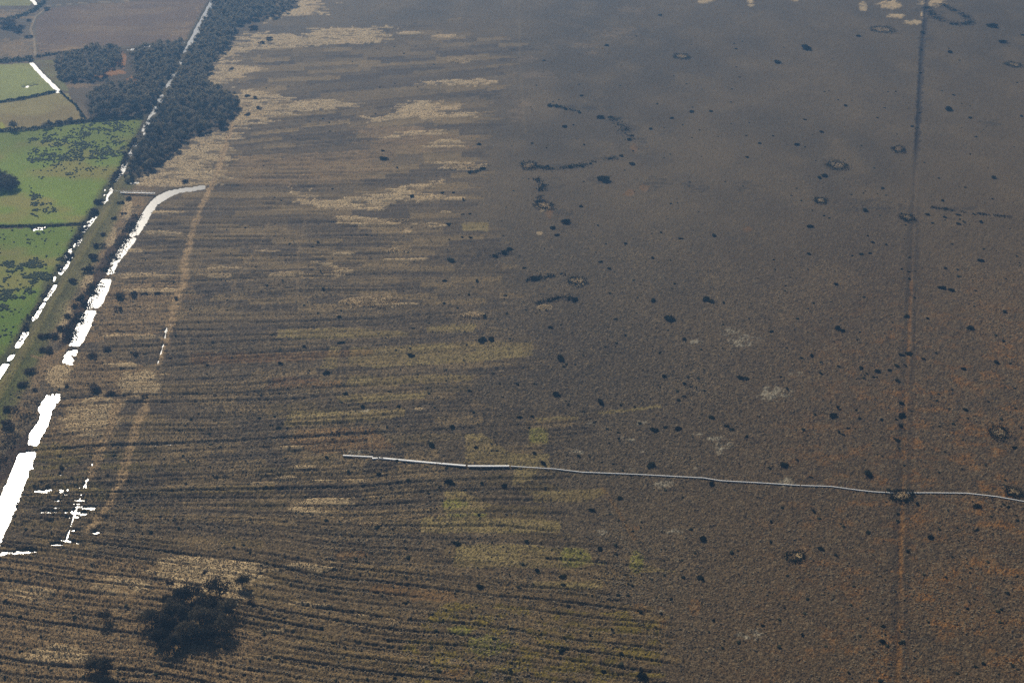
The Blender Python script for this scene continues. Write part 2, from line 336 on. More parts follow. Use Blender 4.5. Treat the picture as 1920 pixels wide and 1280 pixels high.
def blur(m):
    m = m.astype(float)
    m = .25 * np.roll(m, 1, 1) + .5 * m + .25 * np.roll(m, -1, 1)
    m = .25 * np.roll(m, 1, 0) + .5 * m + .25 * np.roll(m, -1, 0)
    return .25 * np.roll(m, 1, 1) + .5 * m + .25 * np.roll(m, -1, 1)


wet = np.maximum(blur(water), .62 * (d_dit < .16) * (nA > -.06) * (water > .5))
Z = np.maximum(Z, -1.25)
Z = Z * (1 - wet) - 1.6 * wet


def zat(px, py):
    i = int(np.clip(np.searchsorted(rows, py), 1, NR - 1)); j = int(np.clip(np.searchsorted(cols, px), 1, NC - 1))
    return float(max(Z[i, j], -.5))


# ---- colour of the ground cover (albedo, with ditch shade and sunlit specks painted in)
C = np.zeros((NR, NC, 3))
def mix(mask, c, amt=1.0):
    global C
    m = np.clip(mask * amt, 0, 1)[..., None]
    C = C * (1 - m) + np.array(c) * m
C[:] = (.112, .092, .062)
mix(sst(.35, .7, nBig), (.088, .075, .055), .8)
mix(sst(.45, .75, nMid) * (1 - CUT), (.118, .096, .062), .7)
mix(sst(1250, 1800, PX + .25 * PY) * sst(200, 700, PY), (.118, .080, .042), .5)
mix(CUT, (.108, .086, .054), .7)
mix(CUT * sst(.55, .95, BLK), (.195, .152, .082), .75)
mix(CUT * sst(.45, .05, BLK), (.066, .055, .043), .75)
mix(CUT * sst(.72, .98, BLK2) * sst(500, 900, PY), (.110, .090, .030), .5)
mix(CUT * sst(880, 1180, PY), (.180, .132, .062), .55)
mix(DARKS * sst(.38, .6, .5 * nFine2 + .5 * nStr2), (.040, .036, .030), .6)
mix(BROWNBLOCK, (.125, .088, .062), .85)
mix(BROWNBLOCK * sst(.5, .7, fbm(WX / 40, WY / 16, 140, 2)), (.17, .125, .075), .6)
mix(half_n, (.215, .155, .088), .9)
mix(half, (.205, .152, .084), np.where(PX < 330, .8, .55))
mix(ell([(150, 880, 260, 120), (100, 862, 100, 24)], .3) * sst(.4, .65, nStr2), (.17, .15, .045), .55)
mix(tan_n, (.365, .300, .185), .92)
mix(tan_n * sst(.45, .7, nMid), (.29, .225, .13), .5)
mix(YEL, (.195, .160, .070), .8); mix(YEL * sst(.5, .7, BLK2), (.25, .215, .095), .55)
mix(ell([(1175, 20, 60, 16), (1165, 62, 70, 20), (1100, 84, 60, 10), (1110, 100, 30, 8), (985, 112, 50, 12), (975, 210, 40, 40), (1010, 140, 60, 12)], .6) * sst(.3, .6, nStr2), (.19, .15, .10), .5)
mix(sst(1.1, .3, np.hypot((PX - 1040) / 240, (PY - 680) / 140) + nBig - .5) * (1 - CUT), (.062, .053, .043), .5)
mix(MOSS, (.185, .155, .024), .75)
mix(LIME, (.20, .22, .04), .6)
mix(LICH, (.33, .32, .26), .85)
mix(RUST, (.26, .130, .034), .68)
mix(CUTS * ditch, (.028, .024, .020), .7)  # ditch lines darkened in the colour, standing in for their shadow
mix(CUTS * lip * sst(.5, .7, fbm(WX / 18, SID * .4, 77, 2)), (.19, .145, .08), .6)
spk = sst(.60, .78, .6 * nFine + .4 * nFine2) * heath * near
mix(spk, (.026, .024, .020), .75)
mix(sst(.62, .80, vnoise(WX / .7, WY / .7, 401) * .5 + .5 * rng.uniform(0, 1, PX.shape)) * heath * sst(250, 700, PY), (.022, .020, .018), .7)
mix(sst(.58, .8, .6 * vnoise(WX / .8 + 31, WY / .8, 47) + .4 * rng.uniform(0, 1, PX.shape)) * heath * near, (.22, .18, .115), .6)  # tan specks paint lit tops into the heath's colour
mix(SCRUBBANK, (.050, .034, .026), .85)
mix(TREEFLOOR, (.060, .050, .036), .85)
mix(ell([(228, 112, 16, 26), (216, 136, 36, 12), (250, 150, 26, 14), (190, 140, 20, 8)], .5), (.27, .14, .05), .8)
# fields
gv = fbm(WX / 35, WY / 25, 151, 3)
for k, c, c2 in (('rush', (.148, .222, .035), (.20, .195, .055)), ('low', (.122, .190, .030), (.19, .19, .058)), ('olive', (.20, .235, .078), (.225, .245, .09)), ('olive2', (.22, .20, .082), (.18, .15, .065)), ('strip', (.14, .15, .06), (.12, .10, .05)), ('far', (.19, .20, .08), (.2, .2, .09)), ('lime', (.23, .25, .03), (.23, .25, .03))):
    mix(FM[k], c); mix(FM[k] * sst(.42, .68, gv), c2, .9)
mix(FM['low'] * sst(520, 620, PY), (.062, .125, .016), .6)
mix(FM['rush'] * sst(330, 240, PY), (.10, .115, .03), .5)
mix((FM['rush'] + FM['low']) * sst(.6, .8, nFine2), (.14, .14, .06), .35)
# embankment, tracks
mix(sst(12, 7, d_bank + 6 * nA) * sst(.2, .5, nMid + .15), (.105, .112, .045), .85)
mix(sst(13, 6, d_bank + 8 * nA) * sst(620, 680, PY), (.095, .115, .035), .6)
mix(sst(3.4, 2.4, d_bank + 1.2 * nC), (.165, .155, .060), .9)
mix(sst(.9, .5, d_bank), (.14, .12, .06), .6)
mix(sst(2.5, 1.1, d_gt + 3.4 * nC + 2.4 * nA) * sst(.15, .45, nFine2), (.285, .215, .125), .9)
mix(sst(2.6, 1.3, d_lt + 2.4 * nC), (.28, .21, .12), .85)
mix(sst(1.3, .6, d_fp), (.24, .20, .14), .8)
trk = sst(1.1, .4, d_trk + 2.2 * nC)
mix(trk * sst(470, 560, PY) * sst(.3, .6, fbm(WX / 3, WY / 9, 191, 2)), (.22, .125, .045), .75)
mix(trk * sst(560, 420, PY), (.12, .09, .06), .15)
mix(sst(2.6, 1.2, d_trk + 3.0 * nC) * sst(340, 250, PY), (.035, .03, .026), .9)
mix(sst(1.6, .6, np.abs(d_trk - 2.0) + 2.5 * nC) * sst(340, 420, PY), (.04, .034, .028), .45)
for l in ([(1190, 990), (1120, 900)], ):
    pass
mix(sst(1.3, .6, line_dist([(60, 668), (85, 674), (110, 660), (130, 648), (165, 640), (240, 632), (312, 620)]) + 1.5 * nC), (.23, .165, .09), .8)
mix(sst(1.1, .5, line_dist([(555, 560), (560, 470), (572, 410)]) + 1.2 * nC), (.17, .135, .085), .5)
mix(sst(1.1, .5, line_dist([(412, 590), (440, 530), (492, 450), (505, 415)]) + 1.2 * nC), (.17, .135, .085), .5)
mix(sst(1.2, .5, line_dist([(355, 680), (352, 640), (345, 610)])), (.17, .135, .085), .5)
mix(sst(1.0, .4, line_dist([(973, 0), (975, 120), (985, 250)])), (.17, .14, .09), .35)
mix(sst(1.2, .5, line_dist([(1130, 915), (1160, 960), (1190, 1010)])), (.2, .12, .04), .4)
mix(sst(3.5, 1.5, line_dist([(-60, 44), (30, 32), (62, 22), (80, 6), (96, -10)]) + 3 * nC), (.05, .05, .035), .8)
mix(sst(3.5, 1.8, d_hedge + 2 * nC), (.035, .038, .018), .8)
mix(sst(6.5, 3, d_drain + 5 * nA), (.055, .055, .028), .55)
mix(water, (.03, .028, .022), .9)
# grain
C *= (1 + .34 * (nFine - .5)[..., None]) * (1 + .30 * (nFine2 - .5)[..., None]) * (1 + .3 * (nMid - .5)[..., None])
fl = rng.uniform(0, 1, PX.shape)
mix(sst(.70, .82, .8 * fl + .2 * nMid) * heath * sst(260, 800, PY) * (1 - .6 * half_n), (.012, .012, .011), .8)
C = np.clip(C * (1 - .20 * sst(620, 1120, PX + 300 * (nBig - .5) + 120 * nA) * heath)[..., None] * np.array([1.17, 1.055, .92]), .008, .6)


# ------------------------------------------------------------------ mesh and material helpers
def np_mesh(name, V, Q, smooth=False):
    V = np.asarray(V, np.float32); Q = np.asarray(Q, np.int32); n, k = Q.shape
    me = bpy.data.meshes.new(name)
    me.vertices.add(len(V)); me.vertices.foreach_set("co", V.ravel())
    me.loops.add(n * k); me.loops.foreach_set("vertex_index", Q.ravel())
    me.polygons.add(n); me.polygons.foreach_set("loop_start", np.arange(0, n * k, k, dtype=np.int32)); me.polygons.foreach_set("loop_total", np.full(n, k, np.int32))
    if smooth: me.polygons.foreach_set("use_smooth", np.ones(n, bool))
    me.update(calc_edges=True)
    return me


def link(name, me, mat=None, parent=None, loc=(0, 0, 0), rz=0.0, **props):
    o = bpy.data.objects.new(name, me); COL.objects.link(o)
    if mat is not None and me is not None and not me.materials: me.materials.append(mat)
    o.location = loc; o.rotation_euler = (0, 0, rz)
    if parent is not None: o.parent = parent
    for k, v in props.items():
        if v: o[k] = v
    return o


def nodes(name):
    m = bpy.data.materials.new(name); m.use_nodes = True
    t = m.node_tree; b = t.nodes["Principled BSDF"]
    return m, t, b


def plant_mat(name, c1, c2, scale=.6, spec=.1, rough=.85, thin=0.0):
    m, t, b = nodes(name)
    oi = t.nodes.new("ShaderNodeObjectInfo"); tc = t.nodes.new("ShaderNodeTexCoord")
    nz = t.nodes.new("ShaderNodeTexNoise"); nz.inputs["Scale"].default_value = scale; nz.inputs["Detail"].default_value = 3
    t.links.new(tc.outputs["Object"], nz.inputs["Vector"])
    ad = t.nodes.new("ShaderNodeMath"); ad.operation = 'MULTIPLY_ADD'
    t.links.new(oi.outputs["Random"], ad.inputs[0]); ad.inputs[1].default_value = .9; ad.inputs[2].default_value = -.45
    a2 = t.nodes.new("ShaderNodeMath"); a2.operation = 'ADD'; t.links.new(nz.outputs["Fac"], a2.inputs[0]); t.links.new(ad.outputs[0], a2.inputs[1])
    r = t.nodes.new("ShaderNodeValToRGB"); r.color_ramp.elements[0].position = .25; r.color_ramp.elements[1].position = .75
    r.color_ramp.elements[0].color = (*c1, 1); r.color_ramp.elements[1].color = (*c2, 1)
    t.links.new(a2.outputs[0], r.inputs[0]); t.links.new(r.outputs[0], b.inputs["Base Color"])
    b.inputs["Roughness"].default_value = rough; b.inputs["Specular IOR Level"].default_value = spec
    if thin:                                    # thin leaves and stems let sunlight through
        tl = t.nodes.new("ShaderNodeBsdfTranslucent"); ms = t.nodes.new("ShaderNodeMixShader"); ms.inputs[0].default_value = thin
        t.links.new(r.outputs[0], tl.inputs["Color"]); out = t.nodes["Material Output"]
        t.links.new(b.outputs[0], ms.inputs[1]); t.links.new(tl.outputs[0], ms.inputs[2]); t.links.new(ms.outputs[0], out.inputs["Surface"])
    return m


M_BUSH = plant_mat("bush_leaf", (.014, .017, .011), (.040, .043, .024), spec=.03, thin=.3)
M_SHRUB = plant_mat("brown_shrub_twig", (.040, .030, .024), (.090, .068, .044), thin=.3)
M_TREE = plant_mat("bare_twig", (.085, .078, .050), (.24, .205, .13), .35, thin=.35)
M_DARKTREE = plant_mat("dark_twig", (.036, .031, .021), (.105, .085, .050), .35, thin=.3)
M_BARK = plant_mat("bark", (.06, .05, .04), (.10, .085, .07), 2.0)
M_HEDGE = plant_mat("hedge_leaf", (.024, .030, .014), (.06, .065, .028), thin=.3)
M_RUSH = plant_mat("rush_stem", (.026, .042, .014), (.05, .065, .022))
M_TUFT = plant_mat("bleached_grass", (.27, .20, .115), (.42, .33, .20), .8, thin=.65)
M_HEATHER = plant_mat("heather_twig", (.075, .060, .042), (.19, .148, .088), 1.2)
M_WOOD = plant_mat("weathered_board", (.74, .73, .70), (.84, .83, .81), 3.0, .6, .42)

# ground: colour from the cover map, fine relief from noise
M_GROUND, t, b = nodes("moor_ground")
at = t.nodes.new("ShaderNodeAttribute"); at.attribute_name = "cover"
geo = t.nodes.new("ShaderNodeNewGeometry")
n1 = t.nodes.new("ShaderNodeTexNoise"); n1.inputs["Scale"].default_value = 1.7; n1.inputs["Detail"].default_value = 4; n1.inputs["Roughness"].default_value = .65
t.links.new(geo.outputs["Position"], n1.inputs["Vector"])
mr = t.nodes.new("ShaderNodeMapRange"); mr.inputs["From Min"].default_value = .34; mr.inputs["From Max"].default_value = .66; mr.inputs["To Min"].default_value = .30; mr.inputs["To Max"].default_value = 1.75
t.links.new(n1.outputs["Fac"], mr.inputs["Value"])
mx = t.nodes.new("ShaderNodeVectorMath"); mx.operation = 'SCALE'
t.links.new(at.outputs["Color"], mx.inputs[0]); t.links.new(mr.outputs[0], mx.inputs["Scale"])
t.links.new(mx.outputs[0], b.inputs["Base Color"])
bp = t.nodes.new("ShaderNodeBump"); bp.inputs["Strength"].default_value = .8; bp.inputs["Distance"].default_value = .35
t.links.new(n1.outputs["Fac"], bp.inputs["Height"]); t.links.new(bp.outputs[0], b.inputs["Normal"])
b.inputs["Roughness"].default_value = .9; b.inputs["Specular IOR Level"].default_value = .03

M_WATER, t, b = nodes("rippled_water")
b.inputs["Base Color"].default_value = (.012, .013, .012, 1); b.inputs["Roughness"].default_value = .25; b.inputs["IOR"].default_value = 1.33
nz = t.nodes.new("ShaderNodeTexNoise"); nz.inputs["Scale"].default_value = .8; nz.inputs["Detail"].default_value = 3
geo = t.nodes.new("ShaderNodeNewGeometry"); t.links.new(geo.outputs["Position"], nz.inputs["Vector"])
bp = t.nodes.new("ShaderNodeBump"); bp.inputs["Strength"].default_value = .12; bp.inputs["Distance"].default_value = .1
t.links.new(nz.outputs["Fac"], bp.inputs["Height"]); t.links.new(bp.outputs[0], b.inputs["Normal"])

M_PLAIN = plant_mat("far_moor", (.07, .06, .045), (.11, .09, .06), .02)

# ------------------------------------------------------------------ large structure: ground, water
idx = np.arange(NR * NC).reshape(NR, NC)
Q = np.stack([idx[1:, :-1], idx[1:, 1:], idx[:-1, 1:], idx[:-1, :-1]], -1).reshape(-1, 4)
gme = np_mesh("ground", np.stack([WX, WY, Z], -1).reshape(-1, 3), Q, smooth=True)
ca = gme.color_attributes.new("cover", 'FLOAT_COLOR', 'POINT')
ca.data.foreach_set("color", np.concatenate([C, np.ones((NR, NC, 1))], -1).astype(np.float32).ravel())
link("ground", gme, M_GROUND, kind="structure", label="dark heather moor with cut peat strips and green fields")
link("terrain", np_mesh("terrain", [(-9000, -9000, -3), (9000, -9000, -3), (9000, 9000, -3), (-9000, 9000, -3)], [(0, 1, 2, 3)]), M_PLAIN, kind="structure", label="flat brown moor running on beyond the bog")


def sheet(name, pts, z, label, grow_px=2.5):
    P = np.array(pts, float); c = P.mean(0)
    n = len(P); q = []
    for i in range(n):                       # push the outline a little under the banks
        e = P[(i + 1) % n] - P[i - 1]; nrm = np.array([e[1], -e[0]]); nrm /= (np.hypot(*nrm) + 1e-6)
        q.append(P[i] + nrm * grow_px * orient(P))
    me = bpy.data.meshes.new(name)
    me.from_pydata([(*ground(x, y), z) for x, y in q], [], [list(range(n))]); me.update()
    if me.polygons[0].normal.z < 0: me.flip_normals()
    return link(name, me, M_WATER, kind="structure", label=label)


def orient(P):
    x, y = P[:, 0], P[:, 1]
    return 1.0 if np.sum(x * np.roll(y, -1) - np.roll(x, -1) * y) > 0 else -1.0


def ribbon(name, pts, halfw, z, mat, label):
    P = np.array(pts, float); q = np.stack(ground(P[:, 0], P[:, 1]), 1)
    V = []
    for i in range(len(q)):
        d = q[min(i + 1, len(q) - 1)] - q[max(i - 1, 0)]; d /= np.hypot(*d); n = np.array([-d[1], d[0]]) * halfw
        V += [(*(q[i] + n), z), (*(q[i] - n), z)]
    Q = [(2 * i, 2 * i + 1, 2 * i + 3, 2 * i + 2) for i in range(len(q) - 1)]
    me = np_mesh(name, V, Q)
    if me.polygons[0].normal.z < 0: me.flip_normals()
    return link(name, me, mat, kind="structure", label=label)


PL = ["long curving pool with a blue tip at the head of the channel", "white glinting pool with a reedy lower end below the curving pool",
      "white glinting pool between two narrow peat dams", "white glinting pool just above the curved grassy path", "small reed-broken pool just below the curved grassy path",
      "pool with the brightest sun glint in the left of the bog", "broad white pool running off the left edge"]
for p, l in zip(POOLS, PL): sheet("pool", p, -.42, l)
ribbon("drain", DRAIN, 5.0, -1.0, M_WATER, "long straight drain between green fields, woods and the bog")
for s, l in ((side_w, ""),):
    pass
sheet("flooded_ditch", [(184, 344), (212, 338), (120, 520), (84, 540)], -1.1, "flooded field edge beside the straight drain", 0)
ribbon("ditch", DITCH, 2.0, -.72, M_WATER, "thin bright ditch left of the grassy track")
ribbon("ditch", DITCH2, 2.0, -.72, M_WATER, "thin bright ditch along the bend of the grassy track")
sheet("flood_water", [(40, 820), (340, 800), (520, 900), (520, 1000), (260, 1010), (160, 1030), (-60, 1050), (-30, 1030), (66, 900)], -1.05, "shallow white flood puddles between the peat strips", 0)
sheet("puddle", [(120, 675), (165, 675), (165, 755), (115, 755)], -.80, "small bright puddles beside the broken pools", 0)
WL = ["bright straight ditch along the edge of the olive field", "short bright water at the left of the wood's far edge", "thin bright water along the middle of the wood's far edge", "bright water where the wood's far edge meets the drain", "curved bright stream in the far corner field", "white puddle in the olive field", "small white puddle where the green fields' hedge forks", "small white puddle beside the wood's lower tip"]
for l, lab in zip(MINORWATER, WL): ribbon("ditch" if "puddle" not in lab else "puddle", l, 3.2, -.80, M_WATER, lab)


# ------------------------------------------------------------------ foliage built of small faces
def leaf_quads(P, N, size, rg, aspect=1.0):
    n = len(P)
    r = rg.normal(size=(n, 3)); u = np.cross(N, r); u /= np.linalg.norm(u, axis=1, keepdims=True) + 1e-9
    v = np.cross(N, u); v /= np.linalg.norm(v, axis=1, keepdims=True) + 1e-9
    s = size * rg.uniform(.6, 1.4, (n, 1)); u = u * s; v = v * s * aspect
    V = np.stack([P - u - v, P + u - v, P + u + v, P - u + v], 1).reshape(-1, 3)
    return V, np.arange(4 * n).reshape(n, 4)


def crown(rg, n, R, H, base, lobes, size, flat=0.0, aspect=.8):
    """lumpy crown: leaf faces spread over and through several lobes"""
    pts, nor = [], []
    L = []
    for k in range(lobes):
        a = rg.uniform(0, 2 * math.pi); rr = R * .62 * math.sqrt(rg.uniform(0, 1)) if lobes > 1 else 0
        lr = R * rg.uniform(.38, .62) if lobes > 1 else R
        hh = H * rg.uniform(.55, 1.0) * (1 - .35 * (rr / R) ** 2)
        L.append((rr * math.cos(a), rr * math.sin(a), hh, lr))
    for i in range(n):
        x, y, h, lr = L[rg.integers(len(L))]
        d = rg.normal(size=3); d /= np.linalg.norm(d); d[2] = abs(d[2]) if rg.uniform() < .8 else d[2]
        f = rg.uniform(.5, 1.06) if flat == 0 else rg.uniform(.4, 1.0) + .35 * rg.uniform() ** 3
        c = np.array([x, y, base + (h - base) * .5]); e = np.array([lr, lr, (h - base) * .52])
        pts.append(c + d * e * f); nn = d + .7 * rg.normal(size=3); nor.append(nn)
    P = np.array(pts); P[:, 2] = np.maximum(P[:, 2], .05)
    N = np.array(nor); N /= np.linalg.norm(N, axis=1, keepdims=True)
    return leaf_quads(P, N, size, rg, aspect)


def tube(pts, rad, k=5):
    V, Q = [], []
    for i, (p, r) in enumerate(zip(pts, rad)):
        for j in range(k):
            a = 2 * math.pi * j / k; V.append((p[0] + r * math.cos(a), p[1] + r * math.sin(a), p[2]))
    for i in range(len(pts) - 1):
        for j in range(k):
            Q.append((i * k + j, i * k + (j + 1) % k, (i + 1) * k + (j + 1) % k, (i + 1) * k + j))
    return V, Q


BUSH = []
for k in range(8):
    rg = np.random.default_rng(100 + k)
    V, q = crown(rg, 230, .5, .34, 0.0, 4 + k % 3, .060)
    V[:, 1] *= .9
    me = np_mesh("bush", V, q); me.materials.append(M_BUSH); BUSH.append(me)
SHRUB = []
for k in range(4):
    rg = np.random.default_rng(200 + k)
    V, q = crown(rg, 260, .5, .46, 0.0, 5, .05, aspect=.5)
    me = np_mesh("shrub", V, q); me.materials.append(M_SHRUB); SHRUB.append(me)


def make_tree_meshes(mat, seed, n, R, H, size, lobes, aspect):
    rg = np.random.default_rng(seed)
    V, q = crown(rg, n, R, H, H * .22, lobes, size, 1.0, aspect=aspect)
    cm = np_mesh("crown", V, q); cm.materials.append(mat)
    tv, tq = [], []
    a, b = tube([(0, 0, -.3), (.1, .05, H * .35), (.15, -.1, H * .75)], [.22, .15, .05]); tv += a; tq += b
    for j in range(4):
        an = rg.uniform(0, 6.28); o = len(tv)
        a, b = tube([(.05, 0, H * (.2 + .08 * j)), (R * .35 * math.cos(an), R * .35 * math.sin(an), H * .5), (R * .7 * math.cos(an), R * .7 * math.sin(an), H * .72)], [.09, .06, .02], 4)
        tv += a; tq += [tuple(x + o for x in f) for f in b]
    tm = np_mesh("trunk", tv, tq); tm.materials.append(M_BARK)
    return cm, tm


TREES = [make_tree_meshes(M_TREE, 300 + k, 420, 3.1 + .25 * (k % 3), 6.2 + .5 * (k % 4), .27, 5 + k % 3, .55) for k in range(7)]
DTREES = [make_tree_meshes(M_DARKTREE, 340 + k, 1300, 4.2 + .3 * (k % 3), 6.4 + .6 * (k % 3), .20, 9 + k % 3, .6) for k in range(4)]


def tree(x, y, s, label, group=None, kinds=TREES, k=None, name="bare_tree", cat="tree"):
    X, Y = ground(x, y)
    cm, tm = kinds[rng.integers(len(kinds)) if k is None else k]
    r = link(name, None, loc=(X, Y, zat(x, y) - .1), rz=rng.uniform(0, 6.28), label=label, category=cat, group=group)
    r.scale = (s * rng.uniform(.9, 1.1), s * rng.uniform(.9, 1.1), s * rng.uniform(.85, 1.15))
    link("crown", cm, parent=r); link("trunk", tm, parent=r)
    return r


# ---- woods: the 300 trees that show largest as trees, the far rest as one mass
def in_poly(p, P):
    x, y = p; c = False; n = len(P)
    for i in range(n):
        (xa, ya), (xb, yb) = P[i], P[(i + 1) % n]
        if (ya > y) != (yb > y) and x < (xb - xa) * (y - ya) / (yb - ya) + xa: c = not c
    return c


WOOD_RIGHT = [(402, 4), (470, -12), (520, 10), (500, 24), (446, 50), (424, 92), (398, 118), (388, 160), (440, 180), (448, 206), (428, 234), (352, 262), (304, 306), (244, 344), (230, 338), (272, 252), (334, 142), (370, 72)]
WOOD_SPUR = [(480, 12), (555, 8), (560, 16), (500, 38), (470, 40)]
WOOD_FAR = [(104, 116), (180, 92), (226, 94), (224, 128), (196, 132), (196, 150), (110, 152)]
WOOD_NEAR = [(162, 186), (200, 160), (235, 158), (262, 150), (244, 110), (262, 92), (342, 82), (324, 130), (282, 200), (264, 217), (170, 221)]
cand = []
for wi, (P, step) in enumerate(((WOOD_RIGHT, 5.0), (WOOD_NEAR, 5.0), (WOOD_FAR, 5.0), (WOOD_SPUR, 6.0))):
    G = np.array([ground(*p) for p in P]); x0, y0 = G.min(0); x1, y1 = G.max(0)
    yv = y0
    while yv < y1:
        xv = x0
        while xv < x1:
            px, py = pixel(xv + rng.uniform(-2, 2), yv + rng.uniform(-2, 2))
            if in_poly((px, py), P) and (wi != 1 or not (205 < px < 262 and 135 < py < 160 and rng.uniform() < .6)): cand.append((py, px, wi))
            xv += step * rng.uniform(.85, 1.2)
        yv += step
cand.sort(reverse=True)
WLAB = ["bare grey-green tree packed in the wood right of the straight drain", "bare grey-green tree in the wood above the rushy green field", "bare grey-green tree in the far block of wood beside the olive field", "bare tree in the thin far spur of wood on bleached grass"]
WGRP = ["trees of the wood right of the drain", "trees of the wood above the green field", "trees of the far block of wood", "trees of the far spur of wood"]
NT = 250
for py, px, wi in cand[:NT]:
    lab = WLAB[wi]
    if wi == 0:
        dx = px - float(np.interp(py, [p[1] for p in DRAIN], [p[0] for p in DRAIN]))
        lab = ("bare tree lining the drain on the right wood's left edge, " if dx < 14 else "bare tree packed inside the right wood, " if in_poly((px + 16, py + 3), WOOD_RIGHT) else "bare tree fringing the right wood beside bleached grass, ") + ("near the pool" if py > 300 else "halfway along" if py > 245 else "level with the hedge" if py > 215 else "at its broad middle")
    tree(px, py, rng.uniform(.6, 1.25), lab, WGRP[wi])
VV, QQ, o = [], [], 0
lowc = [crown(np.random.default_rng(380 + k), 150, 3.2, 6.4, 1.2, 5, .42, aspect=.6) for k in range(6)]
for py, px, wi in cand[NT:]:
    V, q = lowc[rng.integers(6)]; X, Y = ground(px, py); s = rng.uniform(.72, 1.2); a = rng.uniform(0, 6.28)
    R = np.array([[math.cos(a), -math.sin(a), 0], [math.sin(a), math.cos(a), 0], [0, 0, 1]]) * s
    VV.append(V @ R.T + np.array([X, Y, 0])); QQ.append(q + o); o += len(V)
link("woodland", np_mesh("woodland", np.concatenate(VV), np.concatenate(QQ)), M_TREE, kind="stuff", label="far mass of bare trees beside the straight drain")

# single trees in hedges, copse and the dark clump in the foreground
for (x, y, s, l) in [(28, 243, 1.25, "round dark tree at the left end of the long hedge"), (84, 240, .9, "second tree from the left in the long hedge"), (96, 237, .8, "third tree from the left in the long hedge"), (110, 233, .9, "fourth tree from the left in the long hedge"), (133, 229, .75, "fifth tree from the left in the long hedge"), (155, 224, .8, "rightmost tree in the long hedge")]:
    tree(x, y, s, l, "trees in the long hedge", name="hedge_tree")
for i, (x, y) in enumerate([(3, 336), (14, 340), (24, 345), (6, 348), (16, 352), (28, 352), (4, 357), (-8, 345), (-6, 358), (22, 358)]):
    tree(x, y, .95, "dark tree in the small copse at the left edge of the green field", "trees of the small copse", DTREES)
clump = [(340, 1118, 1.0, "tall dark tree on the upper left of the foreground clump"), (358, 1112, 1.05, "rounded dark tree at the top middle of the foreground clump"), (412, 1108, 1.15, "tallest dark tree at the upper right of the foreground clump"), (400, 1130, 1.0, "dark tree inside the right half of the foreground clump"), (428, 1140, 1.05, "dark tree on the right edge of the foreground clump"),
         (292, 1160, 1.0, "low dark tree at the left of the foreground clump"), (272, 1162, .85, "leftmost dark tree of the foreground clump"), (318, 1150, 1.05, "dark tree left of the middle of the foreground clump"), (345, 1155, 1.1, "dark tree in the very middle of the foreground clump"), (375, 1160, 1.05, "dark tree right of the middle of the foreground clump"),
         (405, 1165, 1.0, "dark tree in the lower right of the foreground clump"), (300, 1190, 1.0, "dark tree at the lower left of the foreground clump"), (325, 1205, 1.05, "lowest dark tree of the foreground clump"), (345, 1185, .95, "dark tree just above the lowest of the foreground clump"), (425, 1175, .9, "small dark tree at the right foot of the foreground clump"), (455, 1088, .85, "lone dark tree just above right of the foreground clump"), (180, 1248, .95, "dark tree near the bottom left corner"), (200, 1252, .8, "smaller dark tree near the bottom left corner"), (198, 1152, .7, "small dark tree left of the foreground clump"), (310, 1172, 1.0, "dark tree low in the left half of the foreground clump"), (360, 1182, 1.05, "dark tree in the lower middle of the foreground clump"), (384, 1136, 1.05, "dark tree between the two tops of the foreground clump"), (332, 1136, 1.0, "dark tree below the upper left of the foreground clump"), (388, 1190, 1.0, "dark tree at the lower right foot of the foreground clump"), (316, 1122, .7, "small dark tree at the top left tip of the foreground clump")]
for i, (x, y, s, l) in enumerate(clump):
    tree(x, y + 10, s, l, "dark trees in the left foreground", DTREES, i % 4)


